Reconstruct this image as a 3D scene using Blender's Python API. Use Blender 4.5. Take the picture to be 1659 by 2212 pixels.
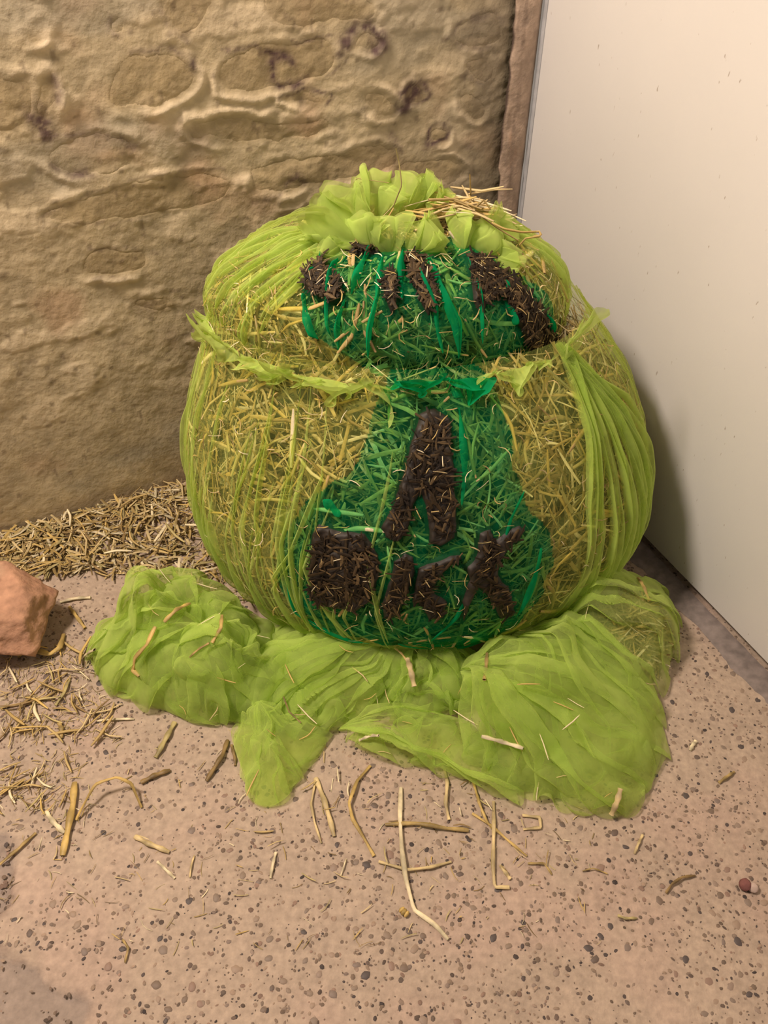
import bpy, math, random
import numpy as np
from mathutils import Matrix, Vector
random.seed(7); RNG = np.random.default_rng(11)
for _o in list(bpy.data.objects): bpy.data.objects.remove(_o)
SC = bpy.context.scene; COL = SC.collection

# ------------------------------------------------------------------ camera
PITCH, ROLL, CAM_H, F = 44.0, 0.5, 1.15, 1850.0        # focal length in pixels of the 1659x2212 frame
_p, _r = math.radians(PITCH), math.radians(ROLL)
C0 = np.array([0, 0, CAM_H]); FW = np.array([0, math.cos(_p), -math.sin(_p)])
_rt = np.array([1., 0, 0]); _up = np.cross(_rt, FW)
RT = _rt*math.cos(_r)+_up*math.sin(_r); UP = _up*math.cos(_r)-_rt*math.sin(_r)
cam = bpy.data.cameras.new('camera'); cam.sensor_fit = 'VERTICAL'; cam.sensor_height = 36; cam.lens = F/2212*36
cam.clip_start = 0.02
co = bpy.data.objects.new('camera', cam); COL.objects.link(co)
co.matrix_world = Matrix(((RT[0], UP[0], -FW[0], C0[0]), (RT[1], UP[1], -FW[1], C0[1]), (RT[2], UP[2], -FW[2], C0[2]), (0, 0, 0, 1)))
SC.camera = co
# ------------------------------------------------------------------ world and lamps
W = bpy.data.worlds.new('world'); SC.world = W; W.use_nodes = True
W.node_tree.nodes['Background'].inputs[0].default_value = (1.0, .84, .70, 1)
W.node_tree.nodes['Background'].inputs[1].default_value = 0.26
def area(name, loc, target, size, power, color):
    l = bpy.data.lights.new(name, 'AREA'); l.shape = 'DISK'; l.size = size; l.energy = power; l.color = color
    o = bpy.data.objects.new(name, l); COL.objects.link(o); o.location = loc
    o.rotation_euler = (Vector(target)-Vector(loc)).to_track_quat('-Z', 'Y').to_euler()
area('ceiling_lamp', (-1.05, 0.58, 2.30), (0.0, 0.9, 0.2), 0.40, 58, (1.0, .83, .69))
SC.view_settings.view_transform = 'Standard'; SC.view_settings.look = 'None'
SC.view_settings.exposure = 0.0; SC.view_settings.gamma = 1.0; SC.view_settings.use_curve_mapping = False
SC.cycles.transparent_max_bounces = 14; SC.cycles.max_bounces = 4
SC.cycles.diffuse_bounces = 3; SC.cycles.glossy_bounces = 1; SC.cycles.transmission_bounces = 3
SC.cycles.adaptive_threshold = .06; SC.cycles.caustics_reflective = False; SC.cycles.caustics_refractive = False

# ------------------------------------------------------------------ maths helpers
def ray(px, py):
    d = FW+RT*(px-829.5)/F-UP*(py-1106)/F
    return d/np.linalg.norm(d)
def flo(px, py, z=0.0):
    d = ray(px, py); t = (z-CAM_H)/d[2]; return C0+t*d
def onplane(px, py, p, n):
    d = ray(px, py); t = np.dot(p-C0, n)/np.dot(d, n); return C0+t*d
def proj(P):
    v = P-C0; d = v@FW
    return 829.5+F*(v@RT)/d, 1106-F*(v@UP)/d
def vnoise(p, seed=0):
    p = np.asarray(p, float); i = np.floor(p).astype(np.int64); f = p-i; f = f*f*(3-2*f)
    def h(a, b, c):
        n = (a*374761393+b*668265263+c*1103515245+seed*974634777) & 0xffffffff
        n = ((n ^ (n >> 13))*1274126177) & 0xffffffff
        n = n ^ (n >> 16)
        return n/4294967295.
    x, y, z = i[..., 0], i[..., 1], i[..., 2]; r = 0
    for a in (0, 1):
        for b in (0, 1):
            for c in (0, 1):
                r = r+h(x+a, y+b, z+c)*np.abs(1-a-f[..., 0])*np.abs(1-b-f[..., 1])*np.abs(1-c-f[..., 2])
    return r*2-1
def fbm(p, octv=4, seed=0, gain=.5):
    r = 0; a = 1.; s = 0; p = np.asarray(p, float)
    for k in range(octv):
        r = r+a*vnoise(p*(2.03**k)+k*7.3, seed+k); s += a; a *= gain
    return r/s
def sstep(a, b, x):
    t = np.clip((x-a)/(b-a), 0, 1); return t*t*(3-2*t)
def sdf(px, py, poly):
    """signed distance to a polygon, positive inside"""
    poly = np.asarray(poly, float); n = len(poly); dm = np.full(np.shape(px), 1e18); ins = np.zeros(np.shape(px), bool)
    for k in range(n):
        a = poly[k]; b = poly[(k+1) % n]; e = b-a
        t = np.clip(((px-a[0])*e[0]+(py-a[1])*e[1])/max(e@e, 1e-12), 0, 1)
        dm = np.minimum(dm, (px-a[0]-t*e[0])**2+(py-a[1]-t*e[1])**2)
        c = ((a[1] > py) != (b[1] > py)) & (px < (b[0]-a[0])*(py-a[1])/((b[1]-a[1]) if b[1] != a[1] else 1e-9)+a[0])
        ins ^= c
    return np.where(ins, 1, -1)*np.sqrt(dm)
def polyline_d(px, py, pl):
    dm = np.full(np.shape(px), 1e18)
    for a, b in zip(pl[:-1], pl[1:]):
        a = np.array(a, float); b = np.array(b, float); e = b-a
        t = np.clip(((px-a[0])*e[0]+(py-a[1])*e[1])/max(e@e, 1e-12), 0, 1)
        dm = np.minimum(dm, (px-a[0]-t*e[0])**2+(py-a[1]-t*e[1])**2)
    return np.sqrt(dm)
def smooth_poly(poly, it=2):
    p = np.asarray(poly, float)
    for _ in range(it):
        q = np.roll(p, -1, 0); p = np.stack([p*.75+q*.25, p*.25+q*.75], 1).reshape(-1, 2)
    return p
def resample(pl, n):
    pl = np.asarray(pl, float); L = np.r_[0, np.cumsum(np.linalg.norm(np.diff(pl, axis=0), axis=1))]
    s = np.linspace(0, L[-1], n); return np.stack([np.interp(s, L, pl[:, k]) for k in range(pl.shape[1])], 1)

# ------------------------------------------------------------------ object helpers
def mesh(name, V, Fc, cols=None, smooth=True, mat=None):
    me = bpy.data.meshes.new(name)
    V = np.asarray(V, float).reshape(-1, 3)
    Fc = np.asarray(Fc, np.int32)
    me.vertices.add(len(V)); me.vertices.foreach_set('co', V.ravel().astype(np.float32))
    k = Fc.shape[1]; me.loops.add(Fc.size); me.loops.foreach_set('vertex_index', Fc.ravel())
    me.polygons.add(len(Fc)); me.polygons.foreach_set('loop_start', np.arange(0, Fc.size, k, dtype=np.int32))
    me.update(calc_edges=True); me.validate()
    if smooth: me.polygons.foreach_set('use_smooth', np.ones(len(me.polygons), bool))
    if cols is not None:
        a = me.color_attributes.new('col', 'FLOAT_COLOR', 'POINT')
        c = np.ones((len(V), 4), np.float32); c[:, :3] = np.asarray(cols).reshape(-1, 3); a.data.foreach_set('color', c.ravel())
    if mat: me.materials.append(mat)
    return me
def obj(name, me, parent=None, label=None, cat=None, group=None, kind=None, loc=None):
    o = bpy.data.objects.new(name, me); COL.objects.link(o)
    if parent is not None: o.parent = parent
    if loc is not None: o.location = loc
    for k, v in (('label', label), ('category', cat), ('group', group), ('kind', kind)):
        if v: o[k] = v
    return o
def grid_faces(n, m, wrap=False):
    """n rows, m columns"""
    i = np.arange(n-1)[:, None]; j = np.arange(m if wrap else m-1)[None]; j2 = (j+1) % m
    return np.stack(np.broadcast_arrays(i*m+j, i*m+j2, (i+1)*m+j2, (i+1)*m+j), -1).reshape(-1, 4)
def compact(V, Fc, *extra):
    used = np.unique(Fc); mp = np.full(len(V), -1); mp[used] = np.arange(len(used))
    return (V[used], mp[Fc])+tuple(e[used] for e in extra)

# ------------------------------------------------------------------ materials
def M(name):
    m = bpy.data.materials.new(name); m.use_nodes = True; nt = m.node_tree; nt.nodes.clear()
    return m, nt, (lambda t, **k: _node(nt, t, k)), nt.links.new
def _node(nt, t, k):
    n = nt.nodes.new(t)
    for a, b in k.items():
        if a.startswith('i_'): n.inputs[a[2:].replace('_', ' ')].default_value = b
        else: setattr(n, a, b)
    return n
def ramp(N, pts):
    r = N('ShaderNodeValToRGB'); e = r.color_ramp.elements
    while len(e) < len(pts): e.new(.5)
    for q, (p, c) in zip(e, pts): q.position = p; q.color = (*c, 1) if len(c) == 3 else c
    return r
def mat_attr(name, rough=.8, nscale=60, namt=.25, bump=.2, bscale=150, spec=.3, stretch=None):
    """colour from the point colour attribute with procedural mottling and fine relief"""
    m, nt, N, L = M(name); out = N('ShaderNodeOutputMaterial'); b = N('ShaderNodeBsdfPrincipled'); b.inputs['Roughness'].default_value = rough
    b.inputs['Specular IOR Level'].default_value = spec
    a = N('ShaderNodeAttribute', attribute_name='col'); tc = N('ShaderNodeTexCoord')
    n = N('ShaderNodeTexNoise', i_Scale=nscale, i_Detail=5.0); L(tc.outputs['Object'], n.inputs['Vector'])
    r = ramp(N, [(.25, (1-namt,)*3), (.75, (1+namt*.6,)*3)]); L(n.outputs['Fac'], r.inputs['Fac'])
    mx = N('ShaderNodeMix', data_type='RGBA', blend_type='MULTIPLY'); mx.inputs['Factor'].default_value = 1
    L(a.outputs['Color'], mx.inputs['A']); L(r.outputs['Color'], mx.inputs['B']); L(mx.outputs['Result'], b.inputs['Base Color'])
    n2 = N('ShaderNodeTexNoise', i_Scale=bscale, i_Detail=6.0); L(tc.outputs['Object'], n2.inputs['Vector'])
    bp = N('ShaderNodeBump', i_Strength=bump, i_Distance=.004); L(n2.outputs['Fac'], bp.inputs['Height']); L(bp.outputs['Normal'], b.inputs['Normal'])
    L(b.outputs[0], out.inputs[0]); return m
def mat_net(name, col, tint, lo, hi, trans=.4, nscale=25):
    """woven tulle: part of the light passes between the threads, the rest is scattered by them"""
    m, nt, N, L = M(name); out = N('ShaderNodeOutputMaterial'); tc = N('ShaderNodeTexCoord')
    n = N('ShaderNodeTexNoise', i_Scale=nscale, i_Detail=3.0); L(tc.outputs['Object'], n.inputs['Vector'])
    mr = N('ShaderNodeMapRange'); mr.inputs['From Min'].default_value = .3; mr.inputs['From Max'].default_value = .7
    mr.inputs['To Min'].default_value = lo; mr.inputs['To Max'].default_value = hi; L(n.outputs['Fac'], mr.inputs['Value'])
    t = N('ShaderNodeBsdfTransparent'); t.inputs[0].default_value = (*tint, 1)
    d = N('ShaderNodeBsdfDiffuse'); d.inputs[0].default_value = (*col, 1)
    q = N('ShaderNodeBsdfTranslucent'); q.inputs[0].default_value = (*col, 1)
    a = N('ShaderNodeMixShader'); a.inputs[0].default_value = trans; L(d.outputs[0], a.inputs[1]); L(q.outputs[0], a.inputs[2])
    lw = N('ShaderNodeLayerWeight'); lw.inputs[0].default_value = .5
    def mth(op, x, y):
        k = N('ShaderNodeMath', operation=op)
        for i_, v_ in enumerate((x, y)):
            if isinstance(v_, float): k.inputs[i_].default_value = v_
            else: L(v_, k.inputs[i_])
        return k.outputs[0]
    cs = mth('MAXIMUM', mth('SUBTRACT', 1.0, lw.outputs['Facing']), .12)
    fac = mth('SUBTRACT', 1.0, mth('POWER', mth('SUBTRACT', 1.0, mr.outputs[0]), mth('DIVIDE', 1.0, cs)))
    b = N('ShaderNodeMixShader'); L(fac, b.inputs[0]); L(t.outputs[0], b.inputs[1]); L(a.outputs[0], b.inputs[2])
    L(b.outputs[0], out.inputs[0]); return m
def mat_random(name, pts, rough=.7):
    """colour picked per object"""
    m, nt, N, L = M(name); out = N('ShaderNodeOutputMaterial'); b = N('ShaderNodeBsdfPrincipled'); b.inputs['Roughness'].default_value = rough
    oi = N('ShaderNodeObjectInfo'); r = ramp(N, pts); r.color_ramp.interpolation = 'CONSTANT'; L(oi.outputs['Random'], r.inputs['Fac'])
    tc = N('ShaderNodeTexCoord'); n = N('ShaderNodeTexNoise', i_Scale=300.0); L(tc.outputs['Object'], n.inputs['Vector'])
    rr = ramp(N, [(.3, (.75,)*3), (.7, (1.15,)*3)]); L(n.outputs['Fac'], rr.inputs['Fac'])
    mx = N('ShaderNodeMix', data_type='RGBA', blend_type='MULTIPLY'); mx.inputs['Factor'].default_value = 1
    L(r.outputs['Color'], mx.inputs['A']); L(rr.outputs['Color'], mx.inputs['B']); L(mx.outputs['Result'], b.inputs['Base Color'])
    L(b.outputs[0], out.inputs[0]); return m
MAT = {}
MAT['lime_wash'] = mat_attr('lime_wash', .75, 35, .18, .35, 120, .25)
MAT['concrete'] = mat_attr('concrete', .7, 110, .22, .3, 260, .3)
MAT['straw'] = mat_attr('straw', .5, 90, .3, .15, 200, .35)
MAT['dark_straw'] = mat_attr('dark_straw', .6, 120, .4, .3, 200, .2)
MAT['rock'] = mat_attr('rock', .85, 55, .35, .9, 70, .2)
MAT['post'] = mat_attr('post', .7, 50, .3, .5, 120, .3)
LIME, EMER = (.67, .82, .235), (.008, .42, .16)
MAT['net'] = mat_net('lime_net', LIME, (.95, .97, .74), .07, .19)
MAT['net_fold'] = mat_net('lime_net_doubled', LIME, (.93, .97, .74), .20, .40)
MAT['net_heap'] = mat_net('lime_net_heaped', LIME, (.95, .98, .84), .13, .33)
MAT['net_ruffle'] = mat_net('lime_net_ruffled', LIME, (.95, .98, .80), .32, .54)
MAT['green'] = mat_net('emerald_net', EMER, (.56, .92, .62), .05, .28, .4, 30)
MAT['green_fold'] = mat_net('emerald_net_doubled', EMER, (.25, .82, .45), .38, .65)

# ------------------------------------------------------------------ room
A0 = flo(0, 1160)[:2]; A1 = flo(400, 1042)[:2]; UW = (A1-A0)/np.linalg.norm(A1-A0)       # foot of the stone wall
B0 = flo(1393, 1184)[:2]; B1 = flo(1659, 1462)[:2]; UR = (B1-B0)/np.linalg.norm(B1-B0)    # foot of the white panel
_t = np.linalg.solve(np.array([UW, -UR]).T, B0-A0); CORNER = A0+_t[0]*UW
NW = np.array([UW[1], -UW[0]]); NR = np.array([UR[1], -UR[0]])
if NW[1] > 0: NW = -NW
if NR[0] > 0: NR = -NR
NW3 = np.r_[NW, 0]; NR3 = np.r_[NR, 0]; UW3 = np.r_[UW, 0]; UR3 = np.r_[UR, 0]; Z3 = np.array([0, 0, 1.]); A03 = np.r_[A0, 0]
def wall_uv(px, py):
    q = onplane(px, py, A03, NW3)-A03; return q@UW3, q[2]
def wpoly(pl): return np.array([wall_uv(*p) for p in pl])
STONES = [
 [(222,225),(238,160),(270,112),(345,100),(405,118),(425,165),(415,205),(340,232),(270,240)],
 [(465,195),(478,120),(540,95),(600,92),(690,78),(735,108),(710,165),(600,200),(520,208)],
 [(228,45),(255,24),(285,42),(282,74),(244,78)],
 [(330,-30),(470,-30),(455,45),(405,85),(365,60)],
 [(560,-40),(700,-40),(815,-10),(825,45),(700,62),(572,62)],
 [(780,212),(808,192),(848,212),(868,240),(822,255),(782,240)],
 [(868,198),(905,178),(935,203),(918,226),(872,238)],
 [(924,280),(950,266),(972,288),(950,318),(922,306)],
 [(962,70),(1020,25),(1078,20),(1080,95),(1000,105)],
 [(998,130),(1062,112),(1068,182),(1010,178)],
 [(78,322),(180,286),(280,292),(305,325),(282,368),(180,385),(108,368)],
 [(72,470),(150,432),(290,392),(478,362),(515,400),(465,448),(300,475),(112,490)],
 [(168,560),(215,532),(300,535),(326,562),(305,596),(222,606),(172,592)],
 [(400,262),(520,244),(640,258),(705,246),(722,286),(600,308),(470,312),(402,292)],
 [(520,372),(580,345),(700,335),(800,305),(872,330),(850,368),(700,398),(560,428)],
 [(-60,165),(72,155),(92,230),(60,275),(-60,290)],
 [(88,168),(118,155),(130,200),(102,282),(78,262)],
 [(48,78),(84,58),(100,80),(70,102)],
 [(282,648),(338,634),(402,655),(352,676),(288,672)],
 [(596,206),(650,196),(716,198),(722,216),(640,230),(600,224)],
 [(745,112),(770,62),(815,66),(832,95),(812,116),(782,104)],
 [(560,470),(660,450),(760,400),(800,430),(700,470),(600,505)],
 [(850,345),(930,335),(1010,350),(1000,395),(900,395),(856,380)],
 [(985,200),(1050,205),(1055,255),(1000,262)],
]
STONES = [smooth_poly(wpoly(s)) for s in STONES]
STAINS = [  # dark purple tide lines left on the limewash
 ([(578,112),(600,120),(588,140),(590,165),(605,185),(640,183),(655,172)], .006, 1), ([(605,118),(622,122),(632,135)], .006, 1),
 ([(480,108),(540,100),(578,112)], .003, .7), ([(745,88),(770,60),(800,58),(822,78),(828,105),(808,112)], .009, 1),
 ([(728,118),(745,105),(755,90)], .006, .9), ([(600,212),(640,200),(655,192),(690,196),(712,200),(718,215),(705,224)], .003, .9),
 ([(645,206),(652,235)], .003, .8), ([(705,160),(740,135),(760,115)], .0025, .6), ([(630,92),(690,82),(715,80)], .0025, .7),
 ([(870,200),(880,190),(900,182),(910,186),(885,205),(880,220),(872,236)], .011, 1), ([(905,180),(930,195),(930,212),(895,224)], .003, .9),
 ([(926,290),(935,272),(955,268),(970,280),(965,298),(945,308),(930,312),(928,290)], .0035, 1), ([(928,305),(935,318)], .007, .8),
 ([(845,290),(852,308),(865,322)], .006, .8), ([(1005,316),(1012,310)], .007, .6), ([(620,395),(640,375),(652,390)], .006, .8), ([(545,440),(600,420)], .004, .6),
 ([(280,108),(350,102),(400,115),(418,140)], .004, .6), ([(108,355),(140,380),(195,380)], .004, .7), ([(180,372),(195,378)], .009, .7), ([(255,300),(300,320)], .005, .4),
 ([(290,318),(245,340)], .006, .4), ([(80,250),(95,270),(100,285)], .013, 1), ([(118,170),(122,220)], .005, .7), ([(410,135),(420,150)], .006, .8), ([(300,655),(345,665)], .01, .35),
 ([(370,720),(400,745)], .012, .3), ([(90,300),(160,290),(260,298)], .003, .5), ([(190,540),(250,532),(300,540)], .003, .5), ([(200,600),(270,598)], .003, .4),
 ([(1025,38),(1060,30),(1085,40)], .006, .7), ([(990,100),(1060,105)], .004, .6), ([(965,85),(1000,40)], .003, .5), ([(995,165),(1050,182)], .004, .5),
 ([(82,470),(200,415),(330,380),(480,360)], .002, .4), ([(90,488),(300,478)], .002, .35), ([(235,40),(230,65),(255,78),(283,68)], .003, .5), ([(345,20),(370,65),(400,85)], .004, .45)]
STAINS = [(wpoly(p), w, s) for p, w, s in STAINS]
def wall_fields(u, v):
    """relief and colour of the limewashed wall at wall coordinates u (along) and v (up)"""
    q = np.stack([u, v, 0*u], -1)
    warp = .010*fbm(q*38, 3, 5); wu = u+warp; wv = v+.010*fbm(q*38, 3, 9)
    s = np.full(u.shape, -1.)
    for p in STONES: s = np.maximum(s, sdf(wu, wv, p))
    strat = fbm(np.stack([u*5, v*22+u*3, 0*u], -1), 4, 40)
    n1 = fbm(q*7, 4, 1); n2 = fbm(q*45, 4, 2); n3 = fbm(q*130, 3, 3)
    upper = sstep(.12, .32, v)
    lip = np.exp(-((s+.006)/.0055)**2)*sstep(-.05, .45, fbm(q*16, 3, 12))
    flake = sstep(.12, .3, fbm(q*np.array([14, 26, 1.]), 4, 21))*upper
    h = .006*n1+(.0014*n2+.0008*n3)*(.35+.65*upper)+.0014*strat*upper+.0044*lip*upper-.0015*sstep(.0, .02, s)+.0016*flake
    base = np.array([.58, .475, .305]); c = np.ones(u.shape+(3,))*base
    c *= (1+.18*n1+.22*n2+.12*n3)[..., None]
    cream = np.array([.80, .66, .45]); k = np.clip(.95*lip+.6*flake, 0, 1)[..., None]; c = c*(1-k)+cream*k
    stone = np.array([.37, .275, .14]); k = (sstep(-.004, .010, s)*.62*upper)[..., None]; c = c*(1-k)+stone*(1+.25*n2[..., None])*k
    pink = np.array([.56, .35, .22]); k = (sstep(.15, .5, fbm(q*9, 3, 33))*.45)[..., None]; c = c*(1-k)+pink*k
    grey = np.array([.42, .38, .29]); k = (sstep(.2, .5, fbm(q*np.array([5, 12, 1.]), 3, 77))*.45)[..., None]; c = c*(1-k)+grey*k
    k = (sstep(.50, .66, fbm(q*70, 2, 55))*.5)[..., None]; c = c*(1-k)+np.array([.16, .11, .07])*k
    pur = np.array([.10, .055, .06]); br = sstep(-.35, .25, fbm(q*150, 3, 61))
    for p, w, st in STAINS:
        d = polyline_d(u+.006*fbm(q*60, 3, 63), v+.006*fbm(q*60, 3, 64), p)
        k = (np.exp(-(d/(w*1.2))**2)*st*.95*(.4+.6*br))[..., None]; c = c*(1-k)+pur*k
    k = (sstep(.045, .0, v+.03*fbm(q*14, 3, 71)-.012)*.45)[..., None]; c = c*(1-k)+np.array([.30, .21, .13])*k      # dirt at the foot
    ucr = np.linalg.norm(CORNER-A0)
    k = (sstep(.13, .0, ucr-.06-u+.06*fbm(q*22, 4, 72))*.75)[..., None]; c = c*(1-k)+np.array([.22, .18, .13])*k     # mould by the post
    return h, np.clip(c, .02, .9), s
def wall_point(u, v, off): return A03+np.multiply.outer(u, UW3)+np.multiply.outer(v, Z3)+np.multiply.outer(off, NW3)
ucorner = float(np.linalg.norm(CORNER-A0))
us = np.r_[np.linspace(-1.5, -.12, 60), np.linspace(-.115, ucorner-.02, 330)]; vs = np.r_[np.linspace(-.01, .98, 290), np.linspace(1.0, 2.2, 40)]
Ug, Vg = np.meshgrid(us, vs); H, Cc, S = wall_fields(Ug, Vg)
H = H-.006*sstep(.006, .014, S)
wall = obj('wall_left', mesh('wall_left', wall_point(Ug, Vg, H), grid_faces(len(vs), len(us)), Cc.reshape(-1, 3), True, MAT['lime_wash']), kind='structure',
           label='old limewashed rubble stone wall behind the straw ball', cat='wall')
for p in STONES:                                                # the stones that show through the limewash
    lo = p.min(0)-.02; hi = p.max(0)+.02; nu = max(6, int((hi[0]-lo[0])/.0034)); nv = max(6, int((hi[1]-lo[1])/.0034))
    a, b = np.meshgrid(np.linspace(lo[0], hi[0], nu), np.linspace(lo[1], hi[1], nv)); h, c, s = wall_fields(a, b)
    q = np.stack([a, b, 0*a], -1); s = sdf(a+.010*fbm(q*38, 3, 5), b+.010*fbm(q*38, 3, 9), p)
    off = h-.0012+.0022*sstep(-.003, .014, s)+.002*sstep(0, .05, s)
    Fc = grid_faces(nv, nu); keep = (s.ravel()[Fc].min(1) > -.003); 
    if keep.sum() < 4: continue
    V, Fk, ck = compact(wall_point(a, b, off).reshape(-1, 3), Fc[keep], c.reshape(-1, 3))
    obj('stone', mesh('stone', V, Fk, ck, True, MAT['lime_wash']), wall)

# plaster post between stone wall and panel
pu0, _ = wall_uv(1086, 215); 
us = np.linspace(0, 1, 26); vs = np.linspace(-.01, 2.2, 420)
Ug, Vg = np.meshgrid(us, vs); q = np.stack([Ug*.07, Vg, 0*Ug], -1)
PL = A03+UW3*(pu0)+NW3*.012; PRt = np.r_[CORNER, 0]+UR3*.012+NR3*.004
off = .006*fbm(q*30, 4, 81)+.010*np.sin(np.pi*Ug)**.5
edge = .006*fbm(np.stack([0*Ug, Vg*40, 0*Ug], -1), 3, 83)*(1-Ug)
Pp = PL+np.multiply.outer(Ug, PRt-PL)+np.multiply.outer(Vg, Z3)+np.multiply.outer(off, (NW3+NR3)*.6)+np.multiply.outer(edge, UW3)
c = np.ones(Ug.shape+(3,))*np.array([.50, .37, .28])*(1+.25*fbm(q*25, 3, 84)+.2*fbm(q*110, 3, 85))[..., None]
k = (sstep(.1, .45, fbm(q*np.array([60, 12, 1.]), 4, 86))*.35)[..., None]; c = c*(1-k)+np.array([.17, .115, .085])*k
k = (sstep(.2, .5, fbm(q*np.array([30, 9, 1.]), 4, 87))*.6)[..., None]; c = c*(1-k)+np.array([.52, .33, .22])*k
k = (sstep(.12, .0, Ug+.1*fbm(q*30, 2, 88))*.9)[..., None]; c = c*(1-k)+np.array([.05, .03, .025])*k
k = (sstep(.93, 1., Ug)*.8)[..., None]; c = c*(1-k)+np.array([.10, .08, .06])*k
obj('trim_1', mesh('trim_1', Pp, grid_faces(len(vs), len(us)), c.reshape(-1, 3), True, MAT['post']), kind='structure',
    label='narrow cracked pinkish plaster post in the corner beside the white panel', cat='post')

# white panel on the right
m, nt, N, L = M('white_panel'); out = N('ShaderNodeOutputMaterial'); b = N('ShaderNodeBsdfPrincipled', i_Roughness=.42); tc = N('ShaderNodeTexCoord')
mp = N('ShaderNodeMapping'); mp.inputs['Scale'].default_value = (150, 150, 55); L(tc.outputs['Object'], mp.inputs[0])
n1 = N('ShaderNodeTexNoise', i_Scale=1.0, i_Detail=2.0); L(mp.outputs[0], n1.inputs[0]); r1 = ramp(N, [(.73, (1, 1, 1)), (.78, (.5, .42, .36))]); L(n1.outputs['Fac'], r1.inputs[0])
n2 = N('ShaderNodeTexNoise', i_Scale=3.0, i_Detail=4.0); L(tc.outputs['Object'], n2.inputs[0]); r2 = ramp(N, [(.3, (.82, .80, .78)), (.7, (.87, .85, .835))]); L(n2.outputs['Fac'], r2.inputs[0])
mx = N('ShaderNodeMix', data_type='RGBA', blend_type='MULTIPLY'); mx.inputs['Factor'].default_value = .8
L(r2.outputs[0], mx.inputs['A']); L(r1.outputs[0], mx.inputs['B']); L(mx.outputs['Result'], b.inputs['Base Color'])
n3 = N('ShaderNodeTexNoise', i_Scale=420.0); L(tc.outputs['Object'], n3.inputs[0]); bp = N('ShaderNodeBump', i_Strength=.06, i_Distance=.002); L(n3.outputs['Fac'], bp.inputs['Height']); L(bp.outputs[0], b.inputs['Normal'])
L(b.outputs[0], out.inputs[0]); MAT['panel'] = m
def plain(name, col, rough=.5, metal=0., nsc=40., amt=.15):
    m, nt, N, L = M(name); out = N('ShaderNodeOutputMaterial'); b = N('ShaderNodeBsdfPrincipled', i_Roughness=rough, i_Metallic=metal); tc = N('ShaderNodeTexCoord')
    n = N('ShaderNodeTexNoise', i_Scale=nsc, i_Detail=4.0); L(tc.outputs['Object'], n.inputs[0])
    r = ramp(N, [(.3, tuple(x*(1-amt) for x in col)), (.7, tuple(min(1, x*(1+amt)) for x in col))]); L(n.outputs['Fac'], r.inputs[0]); L(r.outputs[0], b.inputs['Base Color'])
    L(b.outputs[0], out.inputs[0]); return m
MAT['edge'] = plain('panel_edge', (.50, .50, .52), .4)
MAT['gap'] = plain('painted_gap_shade', (.05, .042, .036), .9)
MAT['cement'] = plain('cement_strip', (.22, .18, .165), .8, 0, 60, .3)
def box_on_panel(name, s0, s1, z0, z1, d0, d1, mat, bev=0.0, **kw):
    P = []
    for z in (z0, z1):
        for s, d in ((s0, d0), (s1, d0), (s1, d1), (s0, d1)): P.append(np.r_[CORNER, 0]+UR3*s+Z3*z+NR3*d)
    me = mesh(name, P, [(0, 1, 2, 3), (7, 6, 5, 4), (0, 4, 5, 1), (1, 5, 6, 2), (2, 6, 7, 3), (3, 7, 4, 0)], None, False, mat)
    o = obj(name, me, **kw)
    if bev:
        md = o.modifiers.new('bevel', 'BEVEL'); md.width = bev; md.segments = 2
    return o
wr = box_on_panel('wall_right', .022, 2.0, .022, 2.2, -.02, .0, MAT['panel'], .002, kind='structure', label='plain white painted board standing on the right', cat='panel')
box_on_panel('edge_profile', .012, .022, .022, 2.2, -.02, .001, MAT['edge'], .001, parent=wr)
box_on_panel('gap_shade_strip', .0, 2.0, -.01, .03, -.05, -.022, MAT['gap'], parent=wr)  # added dark strip, paints the shadow in the gap under the panel

# ------------------------------------------------------------------ floor
WORN = [smooth_poly([flo(*p)[:2] for p in pl]) for pl in ([(-80, 2045), (55, 2062), (85, 2090), (112, 2130), (150, 2150), (195, 2140), (180, 2190), (170, 2260), (-80, 2300)], [(-80, 1770), (10, 1790), (28, 1830), (18, 1920), (14, 1975), (-80, 2010)])]
xs = np.r_[np.linspace(-2.2, -.82, 40), np.linspace(-.81, .80, 330), np.linspace(.81, 2.0, 40)]
ys = np.r_[np.linspace(-1.2, .12, 40), np.linspace(.125, 1.2, 240), np.linspace(1.21, 2.0, 40)]
X, Y = np.meshgrid(xs, ys); q = np.stack([X, Y, 0*X], -1)
n1 = fbm(q*6, 4, 101); n2 = fbm(q*40, 4, 102); n3 = fbm(q*160, 2, 103)
s = np.full(X.shape, -1.)
for p in WORN: s = np.maximum(s, sdf(X+.012*fbm(q*40, 3, 104), Y+.012*fbm(q*40, 3, 105), p))
h = .0012*n1+.0006*n2+.0003*n3-.004*sstep(0, .006, s)
c = np.ones(X.shape+(3,))*np.array([.44, .34, .262])*(1+.10*n1+.10*n2+.08*n3)[..., None]
k = (sstep(.0, .5, fbm(q*9, 3, 106))*.35)[..., None]; c = c*(1-k)+np.array([.49, .335, .275])*k
k = (sstep(-.001, .006, s)*.9)[..., None]; c = c*(1-k)+np.array([.31, .245, .205])*(1+.12*n2[..., None])*k
k = (np.exp(-(s/.004)**2)*sstep(-.2, .4, n2)*.6)[..., None]; c = c*(1-k)+np.array([.16, .11, .09])*k
floor = obj('floor', mesh('floor', np.stack([X, Y, h], -1), grid_faces(len(ys), len(xs)), c.reshape(-1, 3), True, MAT['concrete']), kind='structure',
            label='pinkish concrete floor with exposed pebbles', cat='floor')
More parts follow.
